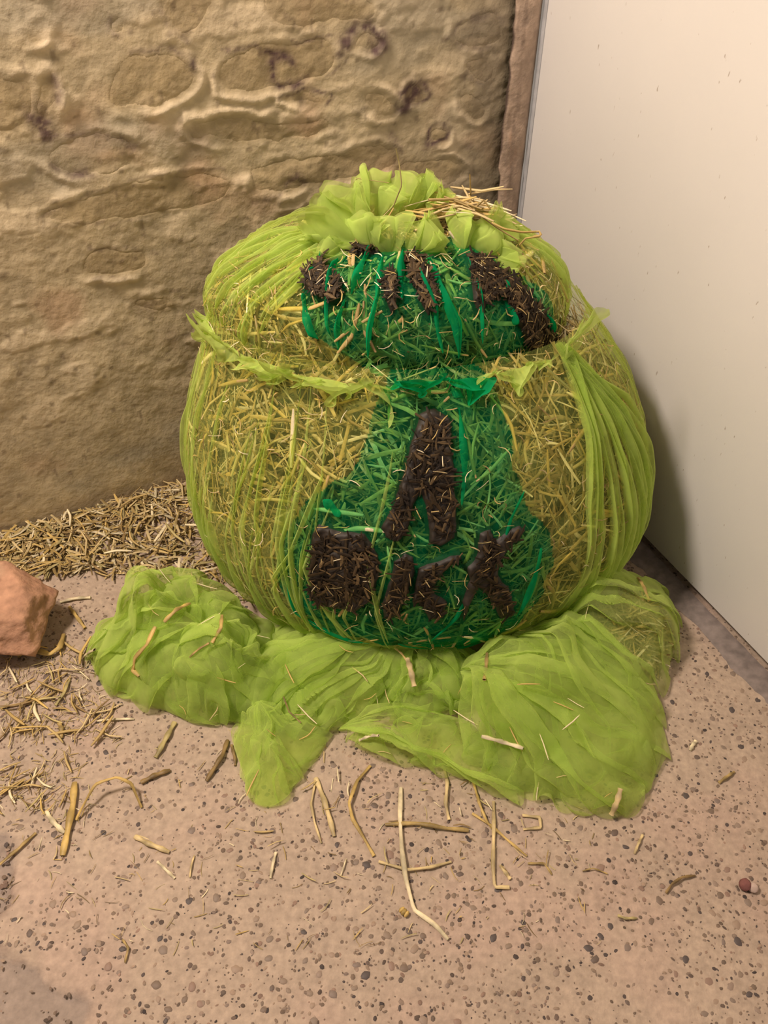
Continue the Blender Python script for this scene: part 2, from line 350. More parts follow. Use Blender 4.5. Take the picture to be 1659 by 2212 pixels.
# cement strip between the pebble floor and the panel
Sg, Dg = np.meshgrid(np.linspace(.0, 2.0, 260), np.linspace(-.05, 1, 10)); q = np.stack([Sg, Dg*.03, 0*Sg], -1)
wd = .040+.010*fbm(q*18, 3, 111)
Pp = np.r_[CORNER, 0]+np.multiply.outer(Sg, UR3)+np.multiply.outer(Dg*wd, NR3)+np.multiply.outer(.006*(1-Dg**2)+.0015*fbm(q*60, 3, 112), Z3)
obj('trim_2', mesh('trim_2', Pp, grid_faces(10, 260), None, True, MAT['cement']), kind='structure', label='dusty grey cement strip along the foot of the white panel', cat='strip')
# pebbles set in the concrete
def pebble_mesh(k, n=10):
    a = np.linspace(0, 2*np.pi, n, endpoint=False); r = 1+.18*np.array([random.uniform(-1, 1) for _ in range(n)]); e = random.uniform(.6, .95)
    V = [(math.cos(t)*q_, math.sin(t)*q_*e, -.1) for t, q_ in zip(a, r)]+[(math.cos(t)*q_*.78, math.sin(t)*q_*e*.78, .16) for t, q_ in zip(a, r)]+[(0, 0, .22)]
    T = []
    for i in range(n):
        j = (i+1) % n; T += [(i, j, n+j), (i, n+j, n+i), (n+i, n+j, 2*n)]
    return np.array(V), np.array(T)
PEB = [pebble_mesh(k) for k in range(10)]; PEBS = [pebble_mesh(k, 7) for k in range(10)]
PEBC = [(.19, .135, .10), (.26, .19, .14), (.31, .225, .165), (.14, .10, .08), (.22, .165, .135), (.34, .245, .18), (.09, .07, .065), (.28, .185, .14), (.30, .22, .17), (.24, .18, .14)]
MAT['pebble'] = mat_random('pebble', [(i/len(PEBC), c_) for i, c_ in enumerate(PEBC)], .6)
pm = []
for V, T in PEB: pm.append(mesh('pebble', V, T, None, True, MAT['pebble']))
def vis(x, y):
    u, w = proj(np.array([x, y, 0.])); return -30 < u < 1690 and 1150 < w < 2240
cells = {}; big = []
while len(big) < 300:
    x, y = random.uniform(-.75, .7), random.uniform(.2, 1.0)
    u, w = proj(np.array([x, y, 0.]))
    if not (0 < u < 1659 and 1420 < w < 2212) or (250 < u < 1420 and w < 1640) or (u < 200 and w > 2060): continue
    r = random.uniform(.0038, .0064)
    if any((x-a)**2+(y-b_)**2 < (r+c_)**2*1.3 for a, b_, c_ in big): continue
    big.append((x, y, r))
for x, y, r in big:
    o = obj('pebble', random.choice(pm), floor, loc=(x, y, .0003)); o.scale = (r, r, r*.5); o.rotation_euler = (0, 0, random.uniform(0, 6.28))
VV, TT, CC = [], [], []; nb = 0
for k in range(19000):
    x, y = random.uniform(-.85, .75), random.uniform(.15, 1.12)
    if not vis(x, y): continue
    u, w = proj(np.array([x, y, 0.]))
    if u < 200 and w > 2060 and random.random() < .85: continue
    r = .0011+.0027*random.random()**2.0; V, T = random.choice(PEBS); a = random.uniform(0, 6.28); ca, sa = math.cos(a), math.sin(a)
    VV.append(np.stack([x+r*(V[:, 0]*ca-V[:, 1]*sa), y+r*(V[:, 0]*sa+V[:, 1]*ca), .0003+V[:, 2]*r*.5], 1)); TT.append(T+nb); nb += len(V)
    CC.append(np.tile(np.array(random.choice(PEBC))*random.uniform(.6, 1.25), (len(V), 1)))
obj('small_pebbles', mesh('small_pebbles', np.concatenate(VV), np.concatenate(TT), np.concatenate(CC), True, MAT['concrete']), floor, kind='stuff')

# ------------------------------------------------------------------ the ball: surface of the two stacked bags
LOW = [(.01, .045, 1.075, .25, .21), (.05, .045, 1.075, .315, .25), (.10, .045, 1.08, .352, .28), (.17, .045, 1.09, .370, .29), (.24, .045, 1.10, .372, .285), (.31, .045, 1.11, .358, .265),
       (.38, .042, 1.12, .332, .235), (.44, .032, 1.135, .300, .200), (.485, .02, 1.145, .276, .172)]
UPP = [(.465, .005, 1.145, .262, .165), (.50, .005, 1.15, .266, .172), (.535, .005, 1.15, .245, .166), (.562, .012, 1.155, .212, .150), (.585, .022, 1.16, .172, .122), (.598, .03, 1.16, .13, .09), (.602, .034, 1.16, .08, .06)]
def prof_table(rows, n=400):
    r = np.array(rows); L = np.r_[0, np.cumsum(np.hypot(np.diff(r[:, 0]), np.diff(r[:, 4])))]; s = np.linspace(0, L[-1], n)
    T = np.stack([np.interp(s, L, r[:, k]) for k in range(5)], 1)
    k = np.exp(-.5*(np.arange(-20, 21)/9)**2); k /= k.sum()
    return np.stack([np.convolve(np.pad(T[:, j], 20, mode='reflect', reflect_type='odd'), k, 'valid') for j in range(5)], 1)
TAB = {'low': prof_table(LOW), 'up': prof_table(UPP)}
def ball(part, th, t, off=0.0):
    """point on the bag: angle th, position t (0 bottom .. 1 top) and offset along the surface normal"""
    th = np.asarray(th, float); t = np.asarray(t, float); th, t = np.broadcast_arrays(th, t); T = TAB[part]; x = np.linspace(0, 1, len(T))
    def pos(th, t):
        z, cx, cy, rx, ry = [np.interp(t, x, T[:, k]) for k in range(5)]
        q = np.stack([np.cos(th)*1.6, np.sin(th)*1.6, t*2.2+(0 if part == 'low' else 9)], -1)
        lump = 1+.028*fbm(q*1.3, 2, 131)
        if part == 'low': lump = lump+.045*np.exp(-((th-(-.35))/.5)**2)*np.exp(-((t-.33)/.22)**2)
        return np.stack([cx+rx*lump*np.cos(th), cy+ry*lump*np.sin(th), z], -1)
    th = (th+np.pi) % (2*np.pi)-np.pi
    P = pos(th, t); e = 4e-3
    dn = np.cross(pos(th+e, t)-pos(th-e, t), pos(th, np.minimum(t+e, 1))-pos(th, np.maximum(t-e, 0)))
    dn /= np.linalg.norm(dn, axis=-1, keepdims=True)+1e-12
    return P+dn*np.asarray(off)[..., None] if np.ndim(off) else P+dn*off, dn
_look = {}
def ball_at(part, px, py):
    if part not in _look:
        th, t = np.meshgrid(np.linspace(-np.pi, np.pi, 900, endpoint=False), np.linspace(0, 1, 320)); P, n = ball(part, th, t)
        u, w = proj(P); front = ((C0-P)*n).sum(-1) > 0; u = np.where(front, u, 1e6); _look[part] = (th, t, u, w)
    th, t, u, w = _look[part]; i = np.argmin((u-px)**2+(w-py)**2); return th.flat[i], t.flat[i]
G_LOW = [(838,790),(822,860),(800,950),(772,1020),(700,1055),(648,1105),(603,1180),(600,1250),(640,1320),(720,1368),(860,1392),(950,1400),(1040,1385),(1130,1340),(1188,1250),(1190,1190),(1165,1120),(1135,1100),(1110,1000),(1095,920),(1070,850),(1040,790),(960,770)]
G_UP = [(652,600),(680,560),(718,532),(830,500),(1000,500),(1100,590),(1188,640),(1200,745),(1170,800),(840,830),(740,760),(690,730),(655,690)]
def green_mask(part, P, n, jit=12):
    u, w = proj(P); q = P*30; u = u+jit*fbm(q, 3, 141); w = w+jit*fbm(q, 3, 142)
    return (sdf(u, w, smooth_poly(G_LOW if part == 'low' else G_UP, 1)) > 0) & (((C0-P)*n).sum(-1) > -.02)

ballo = obj('straw_ball', None, label='big straw-stuffed ball in lime and emerald net with dark face patches', cat='straw figure')
# inner mass with the shade between the straws put into its dark colour
th, t = np.meshgrid(np.linspace(-np.pi, np.pi, 120, endpoint=False), np.linspace(0, 1, 60))
MAT['core'] = plain('shaded_core', (.085, .055, .022), .9, 0, 55, .6)
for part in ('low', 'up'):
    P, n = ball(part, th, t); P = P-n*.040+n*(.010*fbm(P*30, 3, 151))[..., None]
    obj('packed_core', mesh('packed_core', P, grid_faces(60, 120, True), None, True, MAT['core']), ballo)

# ------------------------------------------------------------------ straw
SPAL = np.array([(.56, .41, .17), (.68, .53, .27), (.80, .69, .45), (.43, .305, .115), (.28, .185, .075), (.50, .41, .18), (.60, .42, .14)])
DPAL = np.array([(.026, .017, .009), (.045, .028, .013), (.07, .044, .02), (.018, .012, .008), (.13, .085, .04), (.035, .023, .012)])
def straws(P, D, Nn, Ln, Wd, cols, bend=.045):
    """flat folded strips: centre P, direction D, surface normal Nn, length, width, colour"""
    k = len(P); D = D/np.linalg.norm(D, axis=1, keepdims=True); B = np.cross(Nn, D); B /= np.linalg.norm(B, axis=1, keepdims=True)+1e-9
    V = np.zeros((k, 4, 3, 3)); bs = RNG.normal(0, bend, (k, 2))
    for i, s in enumerate((-.5, -.17, .17, .5)):
        c = P+D*(Ln*s)[:, None]+B*(Ln*bs[:, 0]*(s*s*4-.4))[:, None]+Nn*(Ln*bs[:, 1]*.35*(s*s*4-.4))[:, None]
        w = Wd*(1 if 0 < i < 3 else RNG.uniform(.35, 1, k))
        for j, (a, e) in enumerate(((-.5, 0), (0, .22), (.5, 0))): V[:, i, j] = c+B*(w*a)[:, None]+Nn*(w*e)[:, None]
    f = grid_faces(4, 3); Fc = (f[None]+np.arange(k)[:, None, None]*12).reshape(-1, 4)
    return V.reshape(-1, 3), Fc, np.repeat(cols, 12, 0)
def pal(pl, k, v=.18): return pl[RNG.integers(0, len(pl), k)]*RNG.uniform(1-v, 1+v, (k, 1))
def rand_dirs(n, bias=None, amt=0., tilt=.25):
    a = RNG.normal(size=n.shape); d = a-n*(a*n).sum(1, keepdims=True); d /= np.linalg.norm(d, axis=1, keepdims=True)
    return d+n*RNG.uniform(-tilt, tilt, (len(n), 1))
for part, k in (('low', 7600), ('up', 3200)):
    th = RNG.uniform(-np.pi*1.08, np.pi*.08, k); t = RNG.uniform(.02, .99, k); P, n = ball(part, th, t); dep = RNG.uniform(0, 1, k)**1.3
    P = P-n*(.004+.034*dep)[:, None]
    c = pal(SPAL, k, .35)*.92
    V, Fc, cc = straws(P, rand_dirs(n), n, RNG.uniform(.018, .080, k), .0012+.0055*RNG.uniform(0, 1, k)**2.2, c)
    obj('straw_stuffing', mesh('straw_stuffing', V, Fc, cc, False, MAT['straw']), ballo, kind='stuff')
# single straws that can be told apart just under the net
svar = []; thin = []
for i in range(16):
    L_, w_ = 1., random.uniform(.045, .12); n_ = 6; V = []; kink = random.uniform(-.16, .16); kp = random.uniform(.3, .7); tw = random.uniform(-.5, .5)
    for a in range(n_):
        s_ = a/(n_-1); x = s_-.5; y = kink*(1-abs(s_-kp)/max(kp, 1-kp)); w = w_*(1-.35*abs(s_-.5))*(.6 if a in (0, n_-1) else 1)
        for bx, bz in ((-.5, -.05), (-.25, .22), (.25, .22), (.5, -.05), (.0, -.22)):
            ang = tw*(s_-.5); V.append((x, y+w*(bx*math.cos(ang)-bz*math.sin(ang)), w*(bx*math.sin(ang)+bz*math.cos(ang))))
    V = np.array(V); c_ = pal(SPAL, 1, .1)*1.1; cols = np.tile(c_, (len(V), 1))*(1+.25*np.linspace(-1, 1, len(V))[:, None]*random.uniform(-1, 1))
    Fq = grid_faces(n_, 5, True)
    svar.append(mesh('straw', V, Fq, cols, False, MAT['straw']))
    if w_ < .075: thin.append(svar[-1])
def put_straw(name, P, d, n, length, parent=None, me=None, **kw):
    d = d/np.linalg.norm(d); b_ = np.cross(n, d); b_ /= np.linalg.norm(b_); n2 = np.cross(d, b_)
    o = obj(name, me or random.choice(svar), parent, **kw)
    o.matrix_world = Matrix(((d[0]*length, b_[0]*length, n2[0]*length, P[0]), (d[1]*length, b_[1]*length, n2[1]*length, P[1]), (d[2]*length, b_[2]*length, n2[2]*length, P[2]), (0, 0, 0, 1)))
    return o
for part, k in (('low', 150), ('up', 60)):
    th = RNG.uniform(-np.pi*.98, -.02*np.pi, k); t = RNG.uniform(.10, .93, k); P, n = ball(part, th, t, .0005); D = rand_dirs(n, tilt=.04)
    for i in range(k): put_straw('straw', P[i], D[i], n[i], random.uniform(.035, .085), ballo)
# ------------------------------------------------------------------ nets of the ball
for part, nth, nt_ in (('low', 760, 170), ('up', 640, 110)):
    th, t = np.meshgrid(np.linspace(-np.pi, np.pi, nth, endpoint=False), np.linspace(0, .995, nt_))
    q = np.stack([np.cos(th)*2.2, np.sin(th)*2.2, t*1.3+(5 if part == 'up' else 0)], -1)
    ph = th*(46 if part == 'low' else 40)+5*fbm(q, 3, 161)
    side = .25+.75*sstep(.35, 1.1, np.abs(th+np.pi/2))
    ridge = (1-np.abs(np.sin(ph)))**2.2*sstep(-.5, .6, fbm(q*2.1, 2, 163))
    fine = fbm(np.stack([np.cos(th)*22, np.sin(th)*22, t*3], -1), 2, 165)
    off = .003+(.0075 if part == 'low' else .009)*ridge*side+.0022*fine
    P, n = ball(part, th, t, off); Pb, _ = ball(part, th, t)
    Fc = grid_faces(nt_, nth, True); gm = green_mask(part, Pb, n).ravel(); g = gm[Fc].sum(1) >= 2
    for nm, msk, mt in (('lime_net', ~g, 'net'), ('emerald_net', g, 'green')):
        V, Fk = compact(P.reshape(-1, 3), Fc[msk]); obj(nm, mesh(nm, V, Fk, None, True, MAT[mt]), ballo)
# pleats where the net is gathered double
def pleat(part, pts, w, mat, name, lift=.010, n=40):
    """pts: (angle, t) polyline"""
    q = resample(pts, n); s = np.linspace(0, 1, n); a = np.linspace(-.5, .5, 7)
    P, nn = ball(part, q[:, 0], q[:, 1]); d = np.gradient(P, axis=0); B = np.cross(nn, d); B /= np.linalg.norm(B, axis=1, keepdims=True)
    ww = w*np.sin(np.pi*np.clip(s*.96+.03, 0, 1))**.6*(1+.3*np.sin(s*9+w*4000))
    lf = lift*(.55+.45*np.sin(s*7+w*9000))
    V = P[:, None]+B[:, None]*(ww[:, None]*a[None])[..., None]+nn[:, None]*(.004+lf[:, None]*(1-(2*np.abs(a[None]))**1.5)*np.minimum(1, ww[:, None]/.006))[..., None]
    return obj(name, mesh(name, V, grid_faces(n, 7), None, True, MAT[mat]), ballo)
random.seed(21)
for i in range(26):       # left flank
    a = -math.pi*random.uniform(.60, 1.02); t1 = random.uniform(.5, .98); t0 = random.uniform(.02, .3)
    pleat('low', [(a+random.uniform(-.05, .05)+.04, t0), (a-.03, (t0+t1)/2), (a+random.uniform(-.02, .10), t1)], random.uniform(.004, .010), 'net_fold', 'net_pleat')
for i in range(16):
    a = -math.pi*random.uniform(.54, .80); t1 = random.uniform(.45, .95); t0 = random.uniform(.02, .25)
    pleat('low', [(a+.06, t0), (a-.02, (t0+t1)/2), (a+random.uniform(.0, .10), t1)], random.uniform(.003, .007), 'net_fold', 'net_pleat', .008)
KTH, KT = ball_at('low', 1225, 775)
for i in range(30):       # fan of folds falling from the knot on the right
    a = -math.pi*random.uniform(.03, .285); m_ = random.uniform(.45, .6)
    pleat('low', [(KTH+random.uniform(-.05, .05), min(.99, KT+random.uniform(-.02, .05))), ((KTH*.45+a*.55), .78), (a, m_), (a-.02, random.uniform(.1, .3)), (a-.10, random.uniform(.02, .1))], random.uniform(.006, .020), 'net_fold', 'net_pleat', .012)
for i in range(34):       # shoulders of the upper bag
    left = i < 26
    a = -math.pi*(random.uniform(.70, 1.05) if left else random.uniform(-.05, .10)); t1 = random.uniform(.82, .97); t0 = random.uniform(.02, .45)
    pleat('up', [(a+(-.04 if left else .04), t0), (a, (t0+t1)/2), (a+(.16 if left else -.16)*random.random(), t1)], random.uniform(.005, .013), 'net_fold', 'net_pleat')
def px_pleat(part, pl, w, mat, name, lift=.008): return pleat(part, [ball_at(part, *p) for p in pl], w, mat, name, lift)
for pl, w in (([(828, 560), (815, 640), (800, 700), (795, 770)], .008), ([(735, 560), (712, 620), (715, 720)], .009), ([(925, 560), (960, 640), (985, 700), (990, 770)], .013), ([(895, 570), (940, 660), (955, 760)], .009),
              ([(700, 560), (690, 585), (672, 600)], .012), ([(1080, 610), (1100, 660), (1105, 700)], .012), ([(800, 545), (770, 600), (760, 640)], .010), ([(1010, 560), (1030, 640), (1040, 740)], .006), ([(660, 640), (668, 700), (690, 730)], .010),
              ([(870, 545), (866, 600), (868, 650)], .009), ([(1120, 620), (1160, 670), (1178, 720)], .008), ([(745, 650), (730, 720), (735, 760)], .007)):
    px_pleat('up', pl, w, 'green_fold', 'emerald_pleat', .016)
for pl, w in (([(965, 830), (985, 850), (1000, 860)], .010), ([(625, 1240), (640, 1320), (720, 1365), (800, 1385)], .010), ([(700, 1080), (720, 1095), (735, 1115)], .014), ([(1130, 1060), (1100, 1120), (1085, 1180)], .005),
              ([(1010, 1280), (985, 1330), (930, 1380)], .006), ([(1165, 1180), (1150, 1250), (1110, 1330)], .010), ([(860, 1385), (950, 1398), (1040, 1382)], .008), ([(990, 880), (1000, 980), (995, 1090)], .009)):
    px_pleat('low', pl, w, 'green_fold', 'emerald_pleat', .004)
# dark patches of the face
DARK = {'low': [
  [(905,895),(940,880),(972,900),(978,990),(985,1060),(990,1130),(985,1165),(950,1182),(925,1170),(918,1100),(910,1070),(897,1090),(880,1150),(862,1170),(835,1165),(822,1140),(850,1080),(868,1030),(885,960)],
  [(672,1155),(690,1125),(730,1145),(790,1150),(822,1195),(820,1250),(800,1300),(770,1322),(720,1315),(668,1290),(665,1220)],
  [(850,1205),(875,1190),(895,1200),(895,1240),(880,1290),(862,1330),(830,1335),(825,1300),(840,1250)],
  [(900,1225),(990,1190),(1000,1205),(960,1235),(935,1270),(965,1300),(960,1335),(925,1335),(905,1300),(890,1315),(895,1260)],
  [(1035,1150),(1060,1140),(1065,1165),(1120,1130),(1140,1145),(1090,1200),(1070,1220),(1110,1290),(1112,1320),(1080,1335),(1045,1280),(1030,1270),(1000,1350),(995,1300),(1010,1250),(1005,1225),(1030,1190)]],
 'up': [[(655,600),(690,560),(722,535),(708,580),(742,608),(742,640),(710,658),(680,642),(655,625)], [(825,600),(845,570),(862,600),(858,650),(845,690),(830,650)],
  [(862,560),(900,545),(932,590),(948,640),(925,690),(905,650),(878,600)], [(722,545),(770,532),(830,532),(850,545),(800,556),(760,555)],
  [(1000,545),(1050,560),(1110,610),(1155,650),(1192,720),(1178,758),(1140,750),(1112,700),(1080,640),(1055,650),(1040,690),(1018,650),(1015,590)]]}
MAT['peat'] = plain('dark_mulch', (.022, .015, .010), .6, 0, 120, .6)
for part, polys in DARK.items():
    for pl in polys:
        tt = np.array([ball_at(part, *p) for p in pl]); lo = tt.min(0)-(.05, .03); hi = tt.max(0)+(.05, .03); lo[1] = max(lo[1], .0); hi[1] = min(hi[1], 1)
        n1_ = int((hi[0]-lo[0])*.3/.0022)+4; n2_ = int((hi[1]-lo[1])*.55/.0022)+4
        a, b_ = np.meshgrid(np.linspace(lo[0], hi[0], n1_), np.linspace(lo[1], hi[1], n2_)); P, n = ball(part, a, b_); u, w = proj(P); q = P*45
        s = sdf(u+6*fbm(q, 3, 171), w+6*fbm(q, 3, 172), pl)
        off = -.003+.012*sstep(-5, 10, s)+.004*fbm(P*90, 3, 173)*sstep(0, 10, s); P2 = P+n*off[..., None]
        Fc = grid_faces(n2_, n1_); V, Fk = compact(P2.reshape(-1, 3), Fc[s.ravel()[Fc].min(1) > -5])
        pa = obj('dark_patch', mesh('dark_patch', V, Fk, None, True, MAT['peat']), ballo, label='dark brown patch of mulch and rotted straw')
        ok = np.argwhere(s > 9); k = int(len(ok)*.12)+10; ii = ok[RNG.integers(0, len(ok), k)]
        Pk = P2[ii[:, 0], ii[:, 1]]; nk = n[ii[:, 0], ii[:, 1]]
        V, Fc, cc = straws(Pk+nk*RNG.uniform(.0005, .005, (k, 1)), rand_dirs(nk, tilt=.2), nk, RNG.uniform(.012, .032, k), RNG.uniform(.0010, .0050, k), pal(DPAL, k, .3))
        obj('rotted_straw', mesh('rotted_straw', V, Fc, cc, False, MAT['dark_straw']), pa, kind='stuff')
        k = max(5, k//13); ii = ok[RNG.integers(0, len(ok), k)]; Pk = P2[ii[:, 0], ii[:, 1]]; nk = n[ii[:, 0], ii[:, 1]]
        V, Fc, cc = straws(Pk+nk*RNG.uniform(.004, .008, (k, 1)), rand_dirs(nk, tilt=.2), nk, RNG.uniform(.008, .022, k), RNG.uniform(.0006, .0015, k), pal(SPAL, k, .3)*.9)
        obj('straw_chips', mesh('straw_chips', V, Fc, cc, False, MAT['straw']), pa, kind='stuff')

# ------------------------------------------------------------------ ruffles
def ribbon(base, outd, upd, wid, mat, name, parent, seed, freq, amp, curl, rows=14, label=None):
    """gathered ribbon along base points; its free edge swings in and out in waves"""
    n = len(base); s = np.linspace(0, 1, n); L_ = np.r_[0, np.cumsum(np.linalg.norm(np.diff(base, axis=0), axis=1))]; tan = np.gradient(base, axis=0); tan /= np.linalg.norm(tan, axis=1, keepdims=True)
    ph = L_*freq*2*np.pi+2.5*fbm(np.stack([L_*18, 0*L_, 0*L_], 1), 2, seed); ph2 = ph*1.0+1.3
    V = np.zeros((rows, n, 3)); 
    for i in range(rows):
        r = i/(rows-1); g = r**.8
        ang = curl*(r*r)+.35*np.sin(ph*.5+seed)
        up_ = np.cos(ang); ou_ = np.sin(ang)
        k = 1+.5*fbm(np.stack([L_*25, 0*L_+seed, 0*L_], 1), 2, seed+5)
        V[i] = base+(upd*up_[:, None]+outd*ou_[:, None])*(wid*k*r)[:, None]+outd*(amp*k*g*np.sin(ph))[:, None]+tan*(amp*.9*g*np.sin(2*ph+.6))[:, None]+upd*(amp*.25*g*np.cos(ph2*2))[:, None]
        V[i] += .003*np.stack([fbm(V[i]*70, 2, seed+9+j) for j in range(3)], 1)
    return obj(name, mesh(name, V, grid_faces(rows, n), None, True, MAT[mat]), parent, label=label)
def ring(part, t, a0, a1, n, off=.004):
    a = np.linspace(a0, a1, n); P, nn = ball(part, a, np.full(n, t), off); 
    out_ = P-np.array([.03, 1.16, 0]); out_[:, 2] = 0; out_ /= np.linalg.norm(out_, axis=1, keepdims=True); return P, nn, out_
zz = np.array([0, 0, 1.])
def puff(c, rad, axis, density, seed, N=18, steps=50, inner=.45):
    """slack sheet gathered at one point and blown open: a rosette of folds inside an ellipsoid"""
    axis = np.asarray(axis, float); axis /= np.linalg.norm(axis); e1 = np.cross(axis, (0, 1, .3)); e1 /= np.linalg.norm(e1); e2 = np.cross(axis, e1)
    x, y = np.meshgrid(np.linspace(-1, 1, N), np.linspace(-1, 1, N)); m = np.maximum(np.abs(x), np.abs(y)); f = m/(np.hypot(x, y)+1e-9); x, y = x*f, y*f
    r = np.hypot(x, y); a_ = np.arctan2(y, x); al = r*2.0
    S = np.stack([np.sin(al)*np.cos(a_), np.sin(al)*np.sin(a_), np.cos(al)], -1); flat = np.stack([x*1.7, y*1.7, 0*x], -1)
    Q = S*(.75+.35*fbm(S*2.6+seed, 2, seed)[..., None]); ed = []
    for di, dj in [(1, 0), (0, 1), (1, 1), (1, -1), (2, 0), (0, 2)]:
        a = (slice(0, N-di), slice(max(0, -dj), N-max(0, dj))); b_ = (slice(di, N), slice(max(0, dj), N-max(0, -dj)))
        ed.append((a, b_, np.linalg.norm(flat[b_]-flat[a], axis=-1)*density, .5 if di+abs(dj) < 2 else (.25 if di == 1 else .15)))
    for st in range(steps*6):
        for a, b_, r0, k in ed:
            d = Q[b_]-Q[a]; L_ = np.linalg.norm(d, axis=-1)+1e-9; co_ = d*((L_-r0)/L_*k*.5)[..., None]; Q[a] += co_; Q[b_] -= co_
        R = np.linalg.norm(Q, axis=-1)+1e-9; Q *= (np.clip(R, inner, 1)/R)[..., None]
    return np.asarray(c)+(Q[..., :1]*rad[0])*e1+(Q[..., 1:2]*rad[1])*e2+(Q[..., 2:]*rad[2])*axis
def px_puff(px, py, z, rpx, seed, axis=(0, -.5, .8), sq=(1, 1, 1), density=1.25, inner=.35):
    c = flo(px, py, z); r = rpx*1.15*((c-C0)@FW)/F; N = 18
    o = obj('ruffle', mesh('ruffle', puff(c, (r*sq[0], r*sq[1], r*sq[2]), axis, density, seed, N, inner=inner), grid_faces(N, N), None, True, MAT['net_ruffle']), ballo)
    md = o.modifiers.new('smooth', 'SUBSURF'); md.levels = 2; md.render_levels = 2
def fan(bpx, bz, tpx, tz, wpx, nf, amp, curl, seed, mat='net_ruffle', name='ruffle', rows=18, cols=60):
    """piece of net gathered at its base and flaring into radial folds with a free rim"""
    B = flo(*bpx, bz); T = flo(*tpx, tz); up_ = T-B; h = np.linalg.norm(up_); up_ /= h; back = np.array([0, 1., 0]); side = np.cross(up_, back); side /= np.linalg.norm(side); out_ = np.cross(side, up_); 
    if out_[1] > 0: out_ = -out_
    Wd = wpx*((B-C0)@FW)/F; s_, w = np.meshgrid(np.linspace(0, 1, rows), np.linspace(-1, 1, cols), indexing='ij')
    q = np.stack([w*1.6, s_*.8, 0*w+seed], -1); ph = w*math.pi*nf+2.2*fbm(q, 2, seed)+seed
    rim = 1+.22*fbm(q*1.7, 2, seed+1)-.35*w**4
    A = amp*s_**.75*(1+.7*fbm(q*2, 2, seed+2)); Wd = Wd*(1+.2*math.sin(seed*3.3))
    V = B+np.multiply.outer(h*s_*rim-curl*.5*h*s_**3, up_)+np.multiply.outer(Wd*.5*w*(.18+.82*s_**.7)+A*.8*np.sin(2*ph+.5), side)+np.multiply.outer(A*np.sin(ph)+curl*h*s_**2*(1-.4*w*w)+.25*Wd*(1-w*w)*np.sin(math.pi*s_), out_)
    return obj(name, mesh(name, V, grid_faces(rows, cols), None, True, MAT[mat]), ballo)
FANS = [((775,525),.598,(690,420),.640,130), ((765,510),.60,(745,388),.655,110), ((800,485),.605,(800,368),.665,115), ((870,465),.61,(905,372),.66,115), ((885,460),.61,(940,375),.66,60), ((775,540),.595,(668,480),.61,110), ((800,545),.595,(760,470),.628,110),
        ((840,552),.592,(835,464),.635,95), ((885,550),.592,(925,462),.635,110), ((905,548),.592,(960,492),.625,80), ((1000,550),.588,(1000,455),.632,100), ((1020,545),.588,(1085,490),.615,110), ((1040,530),.588,(1135,565),.588,95), ((1040,500),.60,(1105,458),.628,90), ((930,475),.61,(958,400),.65,45),
        ((745,548),.59,(690,522),.60,80), ((1050,545),.585,(1122,580),.572,75), ((820,475),.61,(850,395),.65,80), ((815,550),.592,(800,480),.625,80)]
for i, (b1, z1, t1, z2, w_) in enumerate(FANS):
    nf_, am_, cu_ = random.choice((.7, 1, 1.3)), random.uniform(.008, .013), random.uniform(.1, .45)
    fan(b1, z1+.004, t1, z2+.004, w_*1.0, nf_, am_, cu_, 300+i); fan(b1, z1+.004, t1, z2-.002, w_*.92, nf_, am_, cu_+.12, 300+i)
def seam_ruffle(px0, px1, ypx, mat, name, wid, freq, amp, seed, droop=.35, t=.955):
    a0, _ = ball_at('low', px0, ypx); a1, _ = ball_at('low', px1, ypx); P, nn, ou = ring('low', t, a0, a1, 240, .004); w = wid*(.65+.35*np.sin(np.linspace(0, 11, 240)+seed))
    ribbon(P, zz*1.+0*ou, ou*.85-zz*droop, w, mat, name, ballo, seed, freq, amp, .45, 12)
for k_ in range(2):
    seam_ruffle(432, 640, 800, 'net_ruffle', 'seam_ruffle', .048, 14, .016, 211+k_, .35, .96); seam_ruffle(610, 838, 800, 'net_ruffle', 'seam_ruffle', .042, 17, .016, 221+k_, .5)
    seam_ruffle(845, 1035, 800, 'green_fold', 'emerald_ruffle', .034, 18, .014, 231+k_, .3, .965); seam_ruffle(1020, 1180, 790, 'net_ruffle', 'seam_ruffle', .030, 18, .012, 241+k_, .3, .965)
# tie on the right where the net is bunched
P, n = ball('low', KTH, min(.97, KT+.03), .012)
a = np.linspace(0, 2*np.pi*.9, 120); tang = np.cross(zz, n); tang /= np.linalg.norm(tang)
base = P+np.outer(np.cos(a)*.008, tang)+np.outer(np.sin(a)*.008, zz)
ribbon(base, np.outer(np.cos(a), tang)+np.outer(np.sin(a), zz), np.tile((n*.6+zz*.7+tang*.5)/1.1, (120, 1)), np.full(120, .035), 'net_ruffle', 'net_tuft', ballo, 221, 60, .009, .5)
